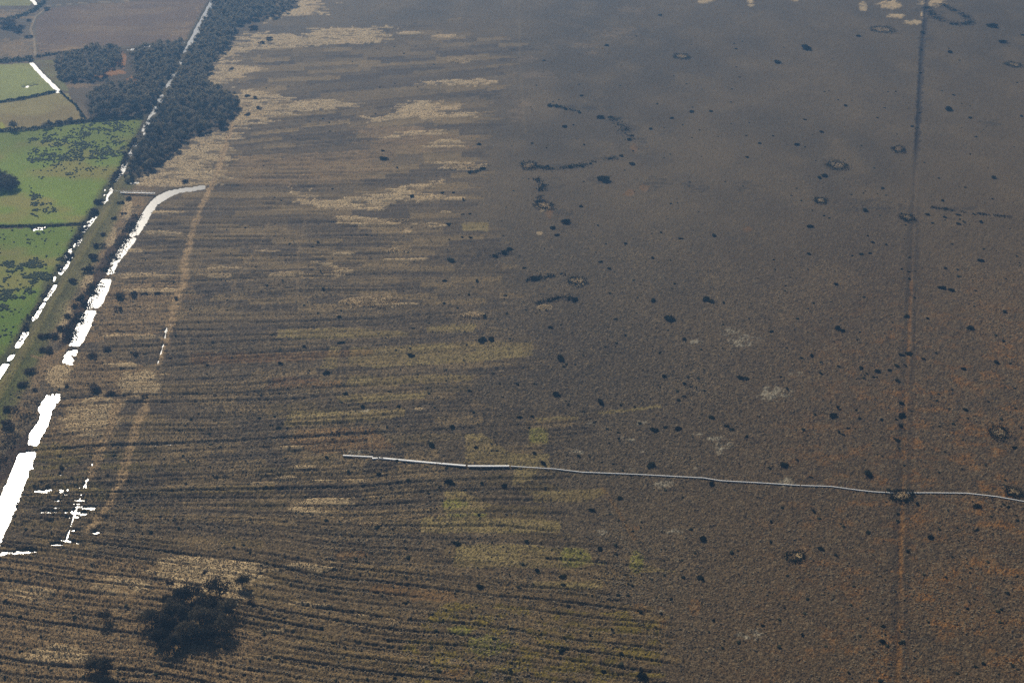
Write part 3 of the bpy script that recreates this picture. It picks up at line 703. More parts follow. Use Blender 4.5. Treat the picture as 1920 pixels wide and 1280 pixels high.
# ------------------------------------------------------------------ bushes dotted over the bog: x, y, width in photo pixels
B = """1138,85,12 1237,28,10 1091,179,9 1379,91,7 1263,142,5 1387,144,6 1372,166,6 1380,125,5 1233,194,7 1298,209,12 1332,208,9 1259,221,11 1221,241,10 1370,231,5 1400,253,6 1425,268,9 1400,294,10 1184,254,10 1181,262,13 1185,307,15 1245,295,5 1142,219,9 1145,297,10 1020,113,7 1086,158,5 1163,160,5 1095,271,8 997,268,8 1024,277,5
1032,198,12 1044,199,12 1060,204,12 1085,210,12 1060,237,13 1128,220,20 1146,219,8 1026,311,10 1070,312,14 1090,311,12 1106,306,8 1164,292,12
1130,337,28 1178,340,5 1360,340,6 1258,381,9 1090,386,13 1210,395,4 1338,441,13 1277,447,10 1172,456,9 1125,490,10 1223,483,10 1142,503,10 1036,426,16 1060,415,22 1045,440,12 983,502,10 975,480,5 1264,531,9 1200,533,4 1421,521,6 1223,563,17 1322,560,20 1332,565,18 1253,597,24 1153,597,9 1032,613,12 1053,607,7 1172,627,9 1283,635,13 1253,618,8 1078,562,26 1000,522,22
1050,673,23 1388,707,14 1398,709,18 1045,739,19 1125,753,27 1164,759,10 1190,762,7 1065,759,6 970,720,9 1283,719,14 1272,750,12 1283,743,11 1245,705,11 1334,782,15 1372,804,13 1227,805,17 1270,803,16 1247,800,11 1160,811,10 1143,830,8 992,802,12 975,782,18 997,780,10 1002,850,11 1018,868,18 1085,855,9 1218,872,24 1334,906,17 1162,932,16 1110,955,15 1279,931,8 1320,692,8 1400,818,10 1362,798,12 1237,660,9
1319,1010,25 1125,1028,16 1027,1044,11 1007,1068,14 1056,1080,16 1056,1095,13 1172,1076,10 1124,1082,7 1313,1083,19 1085,1108,11 1093,1123,6 1106,1188,10 1148,1178,13 1165,1226,14 1132,1257,16 1338,1160,13 1054,1218,22 1205,1265,22 1430,1170,12 1239,1149,9
1510,91,27 1458,116,15 1609,67,14 1470,88,5 1780,97,14 1861,50,22 1880,79,16 1917,66,10 1802,131,5 1586,197,11 1780,204,21 1788,177,7 1803,193,5 1820,220,9 1915,217,11 1540,247,10 1510,224,10 1494,271,12 1449,254,7 1509,275,5 1659,201,6 1710,236,9 1829,255,7 1665,171,5 1819,288,7 1724,210,7 1726,135,8 1728,92,8 1729,60,10
1544,329,16 1536,333,12 1517,330,6 1654,352,10 1863,332,13 1623,394,15 1767,375,10 1861,372,7 1739,401,12 1771,406,10 1797,402,11 1827,401,10 1839,415,11 1800,410,9 1797,419,11 1748,417,7 1518,424,16 1545,404,7 1636,454,9 1661,458,8 1705,482,8 1614,476,12 1631,474,10 1598,479,6 1516,475,9 1490,484,6 1785,456,7 1845,466,7 1839,488,16 1912,492,7 1772,502,9 1690,504,8 1704,509,9 1716,508,7 1704,522,8 1473,535,6 1566,533,13 1765,538,16 1783,543,18 1619,556,8 1715,557,7 1558,565,7 1883,583,15 1699,592,16 1740,596,12 1820,614,17 1447,621,13 1568,615,18 1579,619,12 1490,618,4 1672,589,6
1521,666,14 1503,670,10 1704,663,17 1690,665,11 1697,684,10 1682,685,15 1731,671,10 1869,678,14 1806,690,12 1613,689,11 1645,695,13 1667,693,10 1641,707,11 1684,713,12 1538,699,10 1477,729,13 1465,705,7 1571,764,12 1563,780,18 1527,776,10 1606,767,9 1690,755,14 1691,779,24 1681,786,10 1689,798,14 1612,783,11 1652,786,10 1590,802,9 1573,809,13 1580,813,9 1809,767,13 1854,752,9 1904,765,9 1761,798,10 1709,770,7 1680,824,16 1771,846,8 1903,839,12 1623,861,7 1469,872,20 1495,862,13 1626,887,25 1520,894,10 1761,885,6 1804,878,5 1525,958,13 1668,918,14 1720,944,12 1890,950,14 1832,950,18
1540,1028,14 1629,997,15 1747,1007,18 1830,993,12 1702,1033,9 1472,1138,9 1504,1188,13 1583,1178,7 1657,1173,14 1653,1202,17 1690,1202,16 1845,1243,14 1684,963,11 1683,976,12 1815,1140,9 1770,1135,6 1908,975,10 1908,1080,10
882,322,13 905,315,14 772,368,14 830,360,10 850,360,8 868,373,8 867,401,9 881,400,9 840,420,15 867,444,9 882,445,10 843,448,8 687,440,8 586,461,10 928,480,20 945,474,18 956,467,12 846,487,20 834,526,13 895,526,10 947,552,10 636,593,10 596,585,10 795,602,9 775,615,10 829,623,10 872,622,9 903,636,22 922,636,22 510,627,16 640,642,20 908,592,12 720,296,18 718,282,8 899,270,12
527,681,14 570,650,9 612,700,18 772,665,16 783,701,11 731,732,11 647,737,13 680,760,13 722,761,10 748,761,11 785,761,13 848,800,13 487,783,12 522,800,14 881,732,12 893,838,13 810,834,20 710,887,13 842,903,24 850,906,14 945,908,14 612,857,11
890,1015,9 905,1018,7 922,1017,8 856,1017,22 900,1098,15 850,1165,13 530,1158,13 603,1175,11 740,1270,15 758,1128,17"""
bushes = [tuple(float(v) for v in s.split(",")) for s in B.split()]


def bw_y(x): return float(np.interp(x, [645, 955, 1440, 1680, 1920], [855, 875, 907, 925, 941]))
def tr_x(y): return 1738 - .0375 * y


def zone(x, y):
    t = tr_x(y)
    if abs(x - t) < 26 and y > 40: return "beside the straight track " + ("far off" if y < 330 else "at mid height" if y < 620 else "near the boardwalk" if y < 925 else "below the boardwalk")
    if x > t: return "right of the straight track, " + ("far off" if y < 260 else "by crossing ditch lines" if y < 450 else "at mid height" if y < 640 else "above the boardwalk" if y < bw_y(x) else "below the boardwalk")
    if x < 960 and y < bw_y(max(x, 645)): return "on the cut strips, " + ("far off" if y < 340 else "by bleached grass" if y < 500 else "at mid height" if y < 650 else "above the boardwalk's end")
    if y > bw_y(x): return "on cut strips below the boardwalk" if x < 1000 else "on open heather below the boardwalk" if x > 1240 else "at the strips' ends below the boardwalk"
    return "on the open bog's %s, " % ("left" if x < 1230 else "middle" if x < 1480 else "right") + ("far off" if y < 260 else "upper half" if y < 430 else "mid height" if y < 640 else "above the boardwalk")


ORD = ["leftmost", "second from the left", "third from the left", "fourth from the left", "fifth from the left", "sixth from the left", "seventh from the left", "eighth from the left", "ninth from the left", "tenth from the left", "eleventh from the left", "twelfth from the left"] + ["%dth from the left" % k for k in range(13, 60)]
groups = {}
for (x, y, w) in bushes:
    size = "big black" if w >= 20 else "mid-sized dark" if w >= 12 else "small dark"
    groups.setdefault((zone(x, y), size), []).append((x, y, w))
for (zn, size), lst in groups.items():
    lst.sort()
    for i, (x, y, w) in enumerate(lst):
        lab = "%s bush %s" % (size, zn)
        if len(lst) > 1: lab += ", " + ORD[i]
        X, Y = ground(x, y + 1)
        d = w * mpp(y) * 1.02
        o = link("heath_bush", BUSH[rng.integers(8)], loc=(X, Y, zat(x, y) - .12), rz=rng.uniform(0, 6.28), label=lab, category="bush", group="dark bushes dotted over the bog")
        o.scale = (d * rng.uniform(.85, 1.2), d * rng.uniform(.6, 1.15), max(1.0, d * rng.uniform(.6, .95)))

# shrubs along pools and drain
SH = [(226, 380, 14, "brown shrub left of the curving pool"), (216, 409, 15, "dark shrub beside the embankment below the footbridge"), (196, 440, 14, "dark shrub beside the embankment left of the second pool"), (186, 461, 22, "wide dark shrub beside the embankment left of the second pool"), (175, 482, 26, "broad brown shrub above the dark bank of the third pool"), (163, 506, 28, "broad dark shrub left of the third pool"),
      (140, 527, 22, "low dark shrub on the embankment foot left of the third pool"), (172, 535, 20, "brown shrub at the upper left of the third pool"), (152, 557, 24, "brown shrub midway along the third pool"), (142, 572, 18, "brown shrub at the lower end of the third pool"), (130, 592, 18, "brown shrub at the upper end of the fourth pool"), (120, 615, 24, "brown shrub midway along the fourth pool"), (97, 629, 26, "dark shrub left of the fourth pool's lower end"), (80, 632, 20, "dark shrub nearest the embankment left of the fourth pool"),
      (230, 554, 28, "largest dark shrub right of the third pool"), (250, 552, 22, "dark shrub right of the largest one by the third pool"), (270, 550, 14, "small dark shrub midway between third pool and grassy track"), (296, 549, 13, "small dark shrub near the bend of the grassy track"), (328, 557, 11, "small shrub touching the bend of the grassy track"), (222, 578, 14, "small shrub below the largest one by the third pool"),
      (87, 656, 28, "dark shrub in the loop of the curved path"), (45, 722, 26, "brown shrub at the embankment foot near the left edge"), (58, 694, 26, "grey shrub at the embankment foot"), (180, 728, 32, "largest dark shrub below the broken pool"), (205, 738, 22, "dark shrub right of the largest one below the broken pool"), (172, 668, 26, "dark shrub right of the broken pool"), (257, 662, 18, "dark shrub near the ditch at the track bend"), (126, 722, 12, "narrow brown shrub above the glinting pool"), (272, 742, 14, "dark shrub where the grassy track resumes"), (64, 730, 14, "small brown shrub right of the one near the left edge"), (200, 655, 18, "low dark shrub right of the curved path"),
      (20, 768, 30, "brown shrub at the left edge above the glinting pool"), (15, 798, 36, "low brown shrub at the left edge beside the glinting pool"), (345, 340, 16, "dark shrub above the curving pool's blue tip"), (300, 372, 0, ""), (240, 372, 16, "dark shrub right of the footbridge's embankment end"), (232, 400, 12, "small brown shrub left of the curving pool's bend"),
      (185, 378, 20, "dark shrub on the drain's field bank, opposite the footbridge"), (176, 395, 18, "dark shrub on the drain's field bank, below the footbridge"), (212, 336, 16, "dark shrub between drain and embankment top"), (222, 322, 16, "dark shrub on the drain's field bank at the wood's tip"), (55, 592, 16, "dark shrub on the drain's field bank near the lower green field"), (50, 612, 14, "lower dark shrub on the drain's field bank"), (235, 285, 14, "shrub on the drain's field bank beside the rushy field"), (243, 270, 12, "upper shrub on the drain's field bank beside the rushy field"), (150, 440, 18, "dark shrub in the flooded edge of the lower green field"), (130, 478, 20, "dark shrub at the drain beside the lower green field"), (116, 500, 18, "dark shrub lower down the drain beside the lower green field"), (160, 425, 14, "small dark shrub where the field fence meets the drain"),
      (478, 183, 12, "small shrub on bleached grass right of the wood"), (464, 180, 13, "shrub on bleached grass nearest the wood"), (485, 203, 14, "shrub on bleached grass below right of the wood"), (465, 214, 15, "larger shrub on bleached grass below right of the wood"), (473, 52, 22, "broad shrub on far bleached grass by the wood"), (505, 72, 16, "far shrub on bleached grass right of the wood"), (490, 80, 14, "far small shrub on bleached grass right of the wood"), (435, 128, 10, "small shrub at the notch of the wood"),
      (12, 50, 40, "broad scrub in the far left corner"), (30, 58, 24, "scrub right of the broad one in the far left corner"), (40, 50, 16, "small scrub by the far farm track"), (55, 68, 16, "scrub touching the far farm track"), (54, 38, 12, "scrub at the top of the far farm track"), (90, 17, 16, "shrub by the far farm track's bend"), (385, 1070, 16, "grey shrub left of the lone foreground tree"), (318, 1092, 16, "grey shrub above the foreground clump"), (148, 1135, 14, "small shrub left of the foreground clump"), (236, 1138, 14, "grey shrub left of the clump's top"), (470, 1130, 18, "grey shrub right of the foreground clump"), (458, 1152, 12, "small dark shrub right of the foreground clump")]
for i, (x, y, w, l) in enumerate(SH):
    if not w: continue
    X, Y = ground(x, y + 2); d = w * mpp(y) * 1.1
    o = link("shrub", SHRUB[i % 4], loc=(X, Y, zat(x, y) - .15), rz=rng.uniform(0, 6.28), label=l, category="shrub", group="shrubs by the pools, drains and woods")
    o.scale = (d, d * rng.uniform(.8, 1.1), max(1.2, d * .75))


def scrub_band(pts, label, h, wd, dens, mat):
    o = hedge(pts, h, wd, dens, label, mat, True, .34); o.name = "scrub_band"; o.data.name = "scrub_band"; o["category"] = "scrub"


# ------------------------------------------------------------------ rings of scrub round pale grass
def tufts(rg, pts, h):
    """three bent blades a tuft"""
    V, Q, o = [], [], 0
    for (x, y, z) in pts:
        for k in range(3):
            a = rg.uniform(0, 6.28); w = h * .35; lx, ly = h * .45 * math.cos(a + 1.2), h * .45 * math.sin(a + 1.2); hh = h * rng.uniform(.7, 1.2)
            V += [(x - w * math.cos(a), y - w * math.sin(a), z), (x + w * math.cos(a), y + w * math.sin(a), z), (x + .6 * w * math.cos(a) + lx, y + .6 * w * math.sin(a) + ly, z + hh), (x - .6 * w * math.cos(a) + lx, y - .6 * w * math.sin(a) + ly, z + hh)]
            Q.append((o, o + 1, o + 2, o + 3)); o += 4
    return np.array(V), np.array(Q)


RINGS = [(1278, 107, 26, 9, "pale oval grass hollow far out in the bog, ringed by thin scrub"), (1655, 56, 40, 12, "dark scrub ring far left of the straight track's top"), (1900, 122, 26, 11, "dark scrub ring by the right edge in the far distance"), (1684, 281, 24, 10, "cream grass oval in a dark ring left of the straight track"),
         (1569, 311, 40, 14, "widest dark scrub ring with a grassy middle on the far bog"), (1538, 377, 24, 10, "small dark ring below the widest one"), (1700, 409, 26, 11, "pale ring touching the left side of the straight track"), (1872, 812, 36, 26, "rusty grass ring by the right edge above the boardwalk"), (1900, 924, 28, 22, "round scrub ring just above the boardwalk's right end"),
         (1690, 930, 46, 20, "scrub ring where the boardwalk crosses the straight track"), (1490, 1043, 32, 20, "dark scrub ring with a pale right side below the boardwalk"), (1082, 528, 30, 15, "pale grass round with scrub at its right, in mid bog"), (992, 312, 30, 11, "pale grass round at the end of a dark ditch line"), (1020, 386, 32, 13, "pale crescent of grass with dark scrub behind")]
for (x, y, w, h, l) in RINGS:
    rg = np.random.default_rng(int(x)); X, Y = ground(x, y); rx = w * mpp(y) / 2; ry = max(ground(x, y - h / 2)[1] - Y, .5 * rx); ry = min(ry, rx * 1.2)
    r = link("scrub_ring", None, loc=(X, Y, zat(x, y)), label=l, category="scrub ring", group="scrub rings on the bog")
    n = int(120 + 70 * rx); a = rg.uniform(0, 6.28, n); k = .92 + .2 * rg.normal(size=n) + .12 * np.sin(2 * a + x)
    hb = np.clip(1.0 + .6 * np.sin(3 * a + y), .5, 1.7) * min(1, rx / 4)
    P = np.stack([rx * k * np.cos(a), ry * k * np.sin(a), rg.uniform(.1, 1, n) * hb], 1); N = rg.normal(size=(n, 3)); N[:, 2] = abs(N[:, 2]); N /= np.linalg.norm(N, axis=1, keepdims=True)
    V, q = leaf_quads(P, N, .22, rg, .8); link("scrub", np_mesh("scrub", V, q), M_BUSH, r)
    n = int(30 + 3 * rx * ry); a = rg.uniform(0, 6.28, n); k = .72 * np.sqrt(rg.uniform(0, 1, n))
    V, q = tufts(rg, np.stack([rx * k * np.cos(a), ry * k * np.sin(a), np.full(n, -.05)], 1), .6); link("grass", np_mesh("grass", V, q), M_TUFT, r, kind="stuff")

MOUNDS = [(702, 566, 112, 20, "largest pale grass mound in the middle of the cut strips"), (885, 591, 44, 9, "pale grass mound with bushes at its right end"), (1020, 577, 28, 8, "small pale grass mound beside the end of a dark ditch"), (692, 984, 46, 9, "pale grass mound on the dark strips below the boardwalk's end"), (735, 1166, 30, 14, "pale grass round in the brown foreground strips"), (745, 470, 44, 7, "pale lens of grass among mid-distance strips"), (862, 114, 44, 7, "pale grass lens alone among the far strips"), (632, 506, 60, 18, "slanting pale grass wedge pointing down right"), (862, 312, 54, 11, "pale grass patch at the end of the far strips"), (600, 948, 110, 28, "pale grass sheet left below the boardwalk's end"), (815, 422, 48, 8, "pale grass strip ending in a dark bush"), (692, 414, 150, 12, "long pale grass strip below the broad bleached bank")]
for (x, y, w, h, l) in MOUNDS:
    rg = np.random.default_rng(int(x) + 5); X, Y = ground(x, y); rx = w * mpp(y) / 2; ry = ground(x, y - h / 2)[1] - Y
    n = int(min(900, 40 + rx * ry * 3.14 * 1.6)); a = rg.uniform(0, 6.28, n); k = np.sqrt(rg.uniform(0, 1, n)) * (1 + .15 * np.sin(3 * a + x))
    zz = .9 * (1 - k ** 2)
    V, q = tufts(rg, np.stack([rx * k * np.cos(a), ry * k * np.sin(a), zz * 0 + .1], 1), .5)
    link("grass_mound", np_mesh("grass_mound", V, q), M_TUFT, loc=(X, Y, zat(x, y) - .1), label=l, category="grass mound", group="pale grass mounds on the bog")


# ------------------------------------------------------------------ hedges, fence
def hedge(pts, h, wd, dens, label, mat=M_HEDGE, gappy=False, leaf=.42):
    P = np.array([ground(*p) for p in pts]); rg = np.random.default_rng(int(pts[0][1]) + 900); C_, N_ = [], []
    for a, b in zip(P[:-1], P[1:]):
        L = np.hypot(*(b - a)); n = int(L * dens); tt = rg.uniform(0, 1, n); d = (b - a) / L; nn = np.array([-d[1], d[0]])
        if gappy:
            tt = tt[np.sin(tt * L * .23 + a[0]) + .8 * np.sin(tt * L * .61 + a[1]) + .6 * rg.normal(size=n) > -.1]; n = len(tt)
        q = a + tt[:, None] * (b - a) + nn * rg.normal(size=(n, 1)) * wd
        C_.append(np.concatenate([q, (rg.uniform(0, 1, (n, 1)) ** .7) * h * (.6 + .5 * np.sin(tt * L * .35 + 1)[:, None] ** 2)], 1)); N_.append(rg.normal(size=(n, 3)))
    Pp = np.concatenate(C_); N = np.concatenate(N_); N /= np.linalg.norm(N, axis=1, keepdims=True)
    V, q = leaf_quads(Pp, N, leaf, rg, .8); o = Pp[:, :2].mean(0); V[:, 0] -= o[0]; V[:, 1] -= o[1]
    return link("hedge", np_mesh("hedge", V, q), mat, loc=(o[0], o[1], -.1), label=label, category="hedge")


hedge(HEDGELINES[0], 2.2, .8, 14, "long hedge with trees between the olive and green fields")
hedge(HEDGELINES[1], 1.6, .6, 12, "low dark hedge below the far olive field")
hedge([(-60, 119), (30, 114), (62, 110)], 2.6, 1.6, 16, "thick far hedge above the olive field")
hedge([(-60, 426), (40, 424), (100, 424), (150, 420)], .9, .4, 9, "low hedge dividing the two green fields")
hedge([(-40, 46), (30, 34), (62, 22), (84, 4)], 2.4, 1.2, 10, "far hedge running up to the top left corner")
hedge([(66, 107), (110, 101), (150, 95), (186, 92)], 1.6, .8, 8, "far hedge between the brown block and the wood")
hedge([(112, 172), (140, 196), (160, 222)], 1.0, .4, 6, "thin hedge up the right side of the pale field")

scrub_band([(256, 404), (240, 434), (224, 462), (208, 488), (198, 508)], "brown scrub along the left bank of the upper pools", 1.4, 1.8, 22, M_SHRUB)
scrub_band([(186, 526), (170, 552), (156, 578), (140, 610), (126, 642)], "brown scrub along the left bank of the middle pools", 1.5, 2.2, 26, M_SHRUB)
scrub_band([(262, 246), (240, 288), (222, 322), (204, 352)], "dark scrub on the field side of the drain beside the rushy field", 1.6, 1.0, 16, M_SHRUB)
scrub_band([(190, 376), (176, 396), (158, 424), (140, 456), (122, 488)], "dark scrub on the field side of the drain by the puddled field edge", 1.7, 1.4, 18, M_SHRUB)
scrub_band([(100, 530), (76, 570), (52, 606), (30, 644)], "dark scrub on the field side of the drain beside the lower green field", 1.4, .8, 9, M_SHRUB)
scrub_band([(-10, 880), (20, 830), (44, 790), (70, 745)], "brown scrub left of the glinting pool by the picture's edge", 1.4, 2.4, 14, M_SHRUB)


def scrub_line(pts, label, h=1.1, wd=1.0, dens=9):
    o = hedge(pts, h * .6, wd * 1.5, dens * 1.6, label, M_BUSH, True, .3); o.name = "scrub_line"; o.data.name = "scrub_line"; o["category"] = "scrub"; o["group"] = "dark winding lines of scrub on the bog"


scrub_line([(1028, 196), (1045, 199), (1066, 205), (1090, 210)], "dark scrub line slanting down right, highest in the bog")
scrub_line([(1118, 220), (1147, 221), (1162, 232), (1176, 246), (1184, 262)], "dark winding scrub line running down to the rusty moss", wd=1.6)
scrub_line([(975, 304), (992, 308), (1030, 317), (1070, 313), (1102, 308), (1114, 302)], "long curved dark scrub line beside a pale grass round")
scrub_line([(1132, 300), (1150, 296), (1168, 292)], "short dark scrub line below the rusty moss", wd=1.5)
scrub_line([(1003, 334), (1018, 344), (1014, 366), (1010, 380)], "dark scrub line leading down to a pale crescent", wd=.9)
scrub_line([(884, 325), (898, 318), (914, 310)], "short dark scrub line at the far strips' right end", wd=1.0)
scrub_line([(913, 481), (930, 480), (945, 474), (960, 467)], "dark scrub line bending up right at mid height", wd=.8, dens=12)
scrub_line([(985, 526), (1003, 523), (1040, 516), (1070, 512)], "dark scrub line above a pale grass round", wd=1.0)
scrub_line([(1005, 570), (1030, 563), (1058, 556), (1080, 562)], "dark scrub line ending in a wide black bush", wd=.9)
scrub_line([(1738, 14), (1752, 32), (1775, 44), (1805, 47), (1821, 41), (1808, 29), (1786, 18), (1764, 8)], "largest far ring of scrub at the straight track's top", h=1.6, wd=1.6, dens=12)
scrub_line([(1745, 388), (1800, 396), (1850, 402), (1900, 407)], "thin dark scrub line running right from the straight track", h=.8, wd=.6, dens=5)

# ------------------------------------------------------------------ boardwalk and footbridge
def boards(name, pts, w, z, label, cat, group=None, rail=False):
    P = np.array([ground(*p) for p in pts]); o = P[0]
    r = link(name, None, loc=(o[0], o[1], 0), label=label, category=cat, group=group)
    V, Q = [], []; B2, Q2 = [], []; R3, Q3 = [], []

    def box(V, Q, c, d, n, l, ww, z0, z1):
        k = len(V); a = np.array(c)
        for zz in (z0, z1):
            for sx, sy in ((-1, -1), (1, -1), (1, 1), (-1, 1)):
                p = a + d * sx * l + n * sy * ww; V.append((p[0], p[1], zz))
        Q += [(k + 3, k + 2, k + 1, k), (k + 4, k + 5, k + 6, k + 7)] + [(k + i, k + (i + 1) % 4, k + 4 + (i + 1) % 4, k + 4 + i) for i in range(4)]
    rr = random.Random(int(pts[0][0]))
    for a, b in zip(P[:-1], P[1:]):
        L = np.hypot(*(b - a)); d = (b - a) / L; n = np.array([-d[1], d[0]]); m = max(1, int(L / .3))
        for i in range(m):
            c = a + d * (i + .5) * L / m - o
            box(V, Q, c, d, n, L / m * .45, w / 2 * rr.uniform(.95, 1.05), z + rr.uniform(-.015, .015) - .05, z + rr.uniform(-.01, .01))
        for sgn in (-1, 1):
            box(B2, Q2, (a + b) / 2 - o + n * sgn * w * .32, d, n, L / 2, .06, z - .30, z - .07)
        if rail:
            for sgn in (-1, 1):
                box(R3, Q3, (a + b) / 2 - o + n * sgn * w * .5, d, n, L / 2, .05, z + .9, z + 1.0)
                for i in range(int(L / 2.5) + 1): box(R3, Q3, a + d * min(i * 2.5, L) - o + n * sgn * w * .5, d, n, .05, .05, z - .3, z + .9)
    dk = link("deck", np_mesh("deck", V, Q), M_WOOD, r, kind="stuff")
    link("bearer", np_mesh("bearer", B2, Q2), M_WOOD, r)
    if rail: link("handrail", np_mesh("handrail", R3, Q3), M_WOOD, r)
    return r


BW = "lengths of the white boardwalk"
boards("boardwalk", [(643, 855), (670, 856.5), (699, 858)], 1.0, .5, "short leftmost length of white boardwalk, set a step above the next", "boardwalk", BW)
boards("boardwalk", [(698, 860.8), (713, 860), (760, 864.5), (820, 870), (873, 874.4)], 1.35, .5, "wide bright length of boardwalk sloping down right from the step", "boardwalk", BW)
boards("boardwalk", [(877, 875), (915, 875.2), (955, 875)], 1.3, .5, "short level bright length of boardwalk", "boardwalk", BW)
boards("boardwalk", [(958, 875), (1000, 877.5), (1040, 880), (1090, 886), (1200, 890.5), (1320, 897), (1350, 902), (1440, 907), (1500, 911)], .44, .45, "long thin length of boardwalk across the open heather", "boardwalk", BW)
boards("boardwalk", [(1502, 911), (1560, 913), (1610, 920), (1640, 923), (1682, 925.5)], .44, .45, "curving thin length of boardwalk left of the straight track", "boardwalk", BW)
boards("boardwalk", [(1699, 925), (1750, 924.8), (1812, 925.5), (1870, 932), (1920, 941), (1990, 956)], .44, .45, "rightmost length of boardwalk running off the picture", "boardwalk", BW)
boards("footbridge", [(216, 363.5), (250, 364.2), (291, 365.5)], 1.2, 1.0, "thin white footbridge from the embankment to the curving pool", "footbridge", rail=True)


# ------------------------------------------------------------------ ground cover that nobody could count
def scatter(name, pts, sizes, mat, flat, label, sub_=2):
    me = bpy.data.meshes.new(name); n = len(pts)
    me.vertices.add(n); me.vertices.foreach_set("co", np.asarray(pts, np.float32).ravel())
    a = me.attributes.new("size", 'FLOAT', 'POINT'); a.data.foreach_set("value", np.asarray(sizes, np.float32))
    me.update()
    o = link(name, me, None, kind="stuff", label=label)
    g = bpy.data.node_groups.new(name, "GeometryNodeTree")
    g.interface.new_socket("Geometry", in_out='INPUT', socket_type='NodeSocketGeometry'); g.interface.new_socket("Geometry", in_out='OUTPUT', socket_type='NodeSocketGeometry')
    gi = g.nodes.new("NodeGroupInput"); go = g.nodes.new("NodeGroupOutput")
    ico = g.nodes.new("GeometryNodeMeshIcoSphere"); ico.inputs["Radius"].default_value = .5; ico.inputs["Subdivisions"].default_value = sub_
    tr = g.nodes.new("GeometryNodeTransform"); tr.inputs["Scale"].default_value = (1, 1, flat); tr.inputs["Translation"].default_value = (0, 0, flat * .2)
    sp = g.nodes.new("GeometryNodeSetPosition"); rv = g.nodes.new("FunctionNodeRandomValue"); rv.data_type = 'FLOAT_VECTOR'
    rv.inputs[0].default_value = (-.16, -.16, -.14); rv.inputs[1].default_value = (.16, .16, .18)
    g.links.new(ico.outputs["Mesh"], sp.inputs["Geometry"]); g.links.new(rv.outputs[0], sp.inputs["Offset"]); g.links.new(sp.outputs[0], tr.inputs["Geometry"])
    sm = g.nodes.new("GeometryNodeSetMaterial"); sm.inputs["Material"].default_value = mat; g.links.new(tr.outputs[0], sm.inputs["Geometry"])
    ip = g.nodes.new("GeometryNodeInstanceOnPoints"); na = g.nodes.new("GeometryNodeInputNamedAttribute"); na.data_type = 'FLOAT'; na.inputs["Name"].default_value = "size"
    r2 = g.nodes.new("FunctionNodeRandomValue"); r2.data_type = 'FLOAT_VECTOR'; r2.inputs[0].default_value = (0, 0, 0); r2.inputs[1].default_value = (.25, .25, 6.28)
    g.links.new(gi.outputs[0], ip.inputs["Points"]); g.links.new(sm.outputs[0], ip.inputs["Instance"]); g.links.new(na.outputs[0], ip.inputs["Scale"]); g.links.new(r2.outputs[0], ip.inputs["Rotation"])
    g.links.new(ip.outputs[0], go.inputs[0])
    md = o.modifiers.new("scatter", 'NODES'); md.node_group = g
    return o


def pick(n, weight, y0, y1, x0=-60, x1=1980):
    """random ground points in view, kept by a cover weight on the ground grid"""
    px = rng.uniform(x0, x1, n); py = rng.uniform(y0, y1, n)
    i = np.clip(np.searchsorted(rows, py), 0, NR - 1); j = np.clip(np.searchsorted(cols, px), 0, NC - 1)
    k = rng.uniform(0, 1, n) < weight[i, j]
    px, py, i, j = px[k], py[k], i[k], j[k]
    X, Y = ground(px, py)
    return np.stack([X, Y, Z[i, j]], 1), py


dry = (water < .5) * (d_drain > 6) * (d_bank > 5)
hw = heath * dry * (1 - half_n * .7) * (1 - .75 * YEL) * (1 - .6 * RUST) * (.06 + .5 * sst(.48, .75, .5 * nFine2 + .5 * nMid) + .6 * CUTS * lip) * (d_trk > 1.2) * (d_gt > 2.5) * sst(300, 640, PY) * (1 - .8 * CUTS * ditch)
p, py = pick(420000, np.clip(hw, 0, 1), 330, 1330)
scatter("heather", p, rng.uniform(.35, .95, len(p)) * np.interp(py, [330, 700, 1280], [1.0, .95, .85]), M_HEATHER, .36, "dark heather clumps all over the bog", 1)
p, py = pick(5200, np.clip(heath * dry * (.25 + .75 * sst(.4, .6, nMid)) * (d_gt > 3), 0, 1), 60, 1330)
scatter("heath_clumps", p, rng.uniform(0, 1.0, len(p)) ** 4 * 1.5 + .45, M_BUSH, .4, "tiny dark clumps peppered over the bog", 1)
tw = np.clip(np.maximum(tan_n, .5 * half_n) * dry, 0, 1)
p, py = pick(260000, tw, 40, 1330, -60, 1300)
scatter("moor_grass", p, rng.uniform(.3, .7, len(p)), M_TUFT, .45, "bleached moor grass tufts", 1)
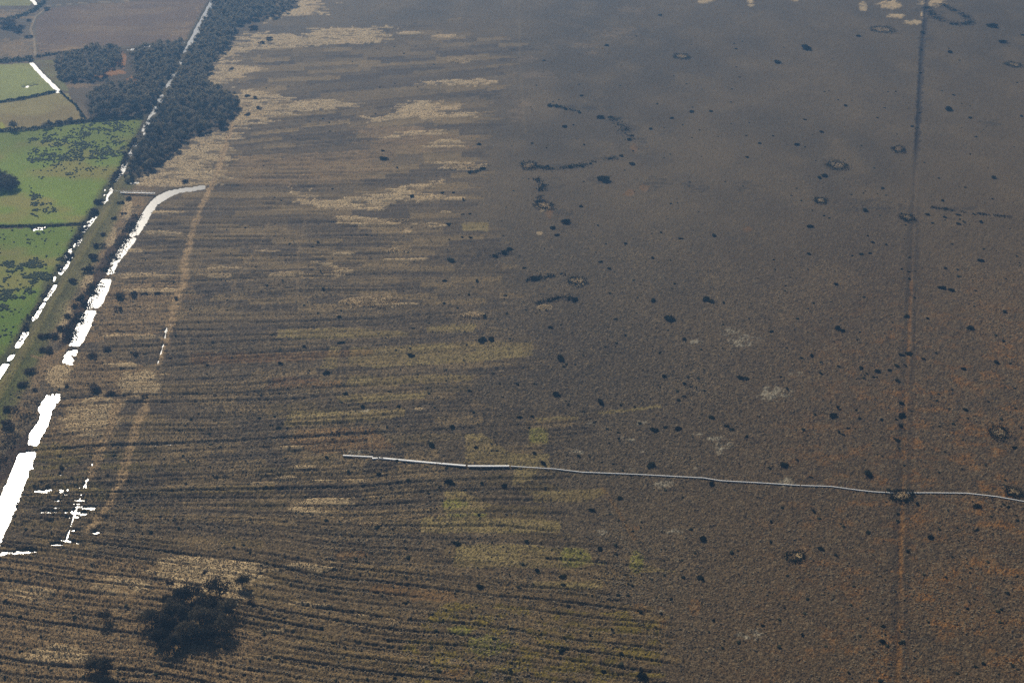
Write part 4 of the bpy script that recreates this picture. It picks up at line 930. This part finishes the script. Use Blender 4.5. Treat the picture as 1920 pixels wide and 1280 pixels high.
rw = FM['rush'] * (np.maximum.reduce([ell([(65, 265, 20, 22), (62, 290, 18, 26), (75, 300, 30, 12), (100, 270, 30, 20), (120, 295, 90, 30), (150, 265, 140, 40), (200, 285, 60, 20), (205, 240, 80, 20), (60, 300, 30, 16), (68, 385, 30, 40), (60, 370, 10, 40), (90, 392, 34, 16), (135, 330, 24, 8), (76, 335, 20, 6), (185, 296, 40, 6)], .4) * .55, polys([[(60, 255), (268, 222), (225, 300), (190, 330), (60, 320)]], 4, 4) * .06]))
lw = FM['low'] * np.maximum(ell([(55, 495, 120, 16), (20, 505, 60, 14), (70, 520, 90, 16), (20, 530, 90, 20), (15, 555, 110, 22), (50, 545, 50, 12), (5, 575, 40, 20), (40, 455, 40, 6), (60, 450, 30, 4), (75, 438, 30, 6), (110, 492, 30, 20)], .4) * .6, .015)
fieldw = np.clip((rw + lw) * 1.25 * sst(.40, .6, .6 * vnoise(WX / 3.2, WY / 3.2, 161) + .4 * vnoise(WX / 9, WY / 9, 162)), 0, 1)
p, py = pick(90000, fieldw, 215, 760, -60, 300)
scatter("rushes", p, rng.uniform(.7, 1.5, len(p)), M_RUSH, .6, "dark rush clumps scattered over the green fields", 1)

# ------------------------------------------------------------------ haze
M_HAZE = bpy.data.materials.new("haze"); M_HAZE.use_nodes = True
t = M_HAZE.node_tree; t.nodes.clear()
vo = t.nodes.new("ShaderNodeVolumePrincipled"); vo.inputs["Color"].default_value = (*HAZE_COLOR, 1); vo.inputs["Density"].default_value = HAZE_DENSITY; vo.inputs["Anisotropy"].default_value = .5
mo = t.nodes.new("ShaderNodeOutputMaterial"); t.links.new(vo.outputs[0], mo.inputs["Volume"])
x, y0, y1, z0, z1 = 9500, -9500, 9500, -4.0, ALT + 12
me = np_mesh("haze", [(-x, y0, z0), (x, y0, z0), (x, y1, z0), (-x, y1, z0), (-x, y0, z1), (x, y0, z1), (x, y1, z1), (-x, y1, z1)],
             [(3, 2, 1, 0), (4, 5, 6, 7), (0, 1, 5, 4), (1, 2, 6, 5), (2, 3, 7, 6), (3, 0, 4, 7)])
link("haze", me, M_HAZE, kind="stuff", label="thin blue haze over the whole bog")
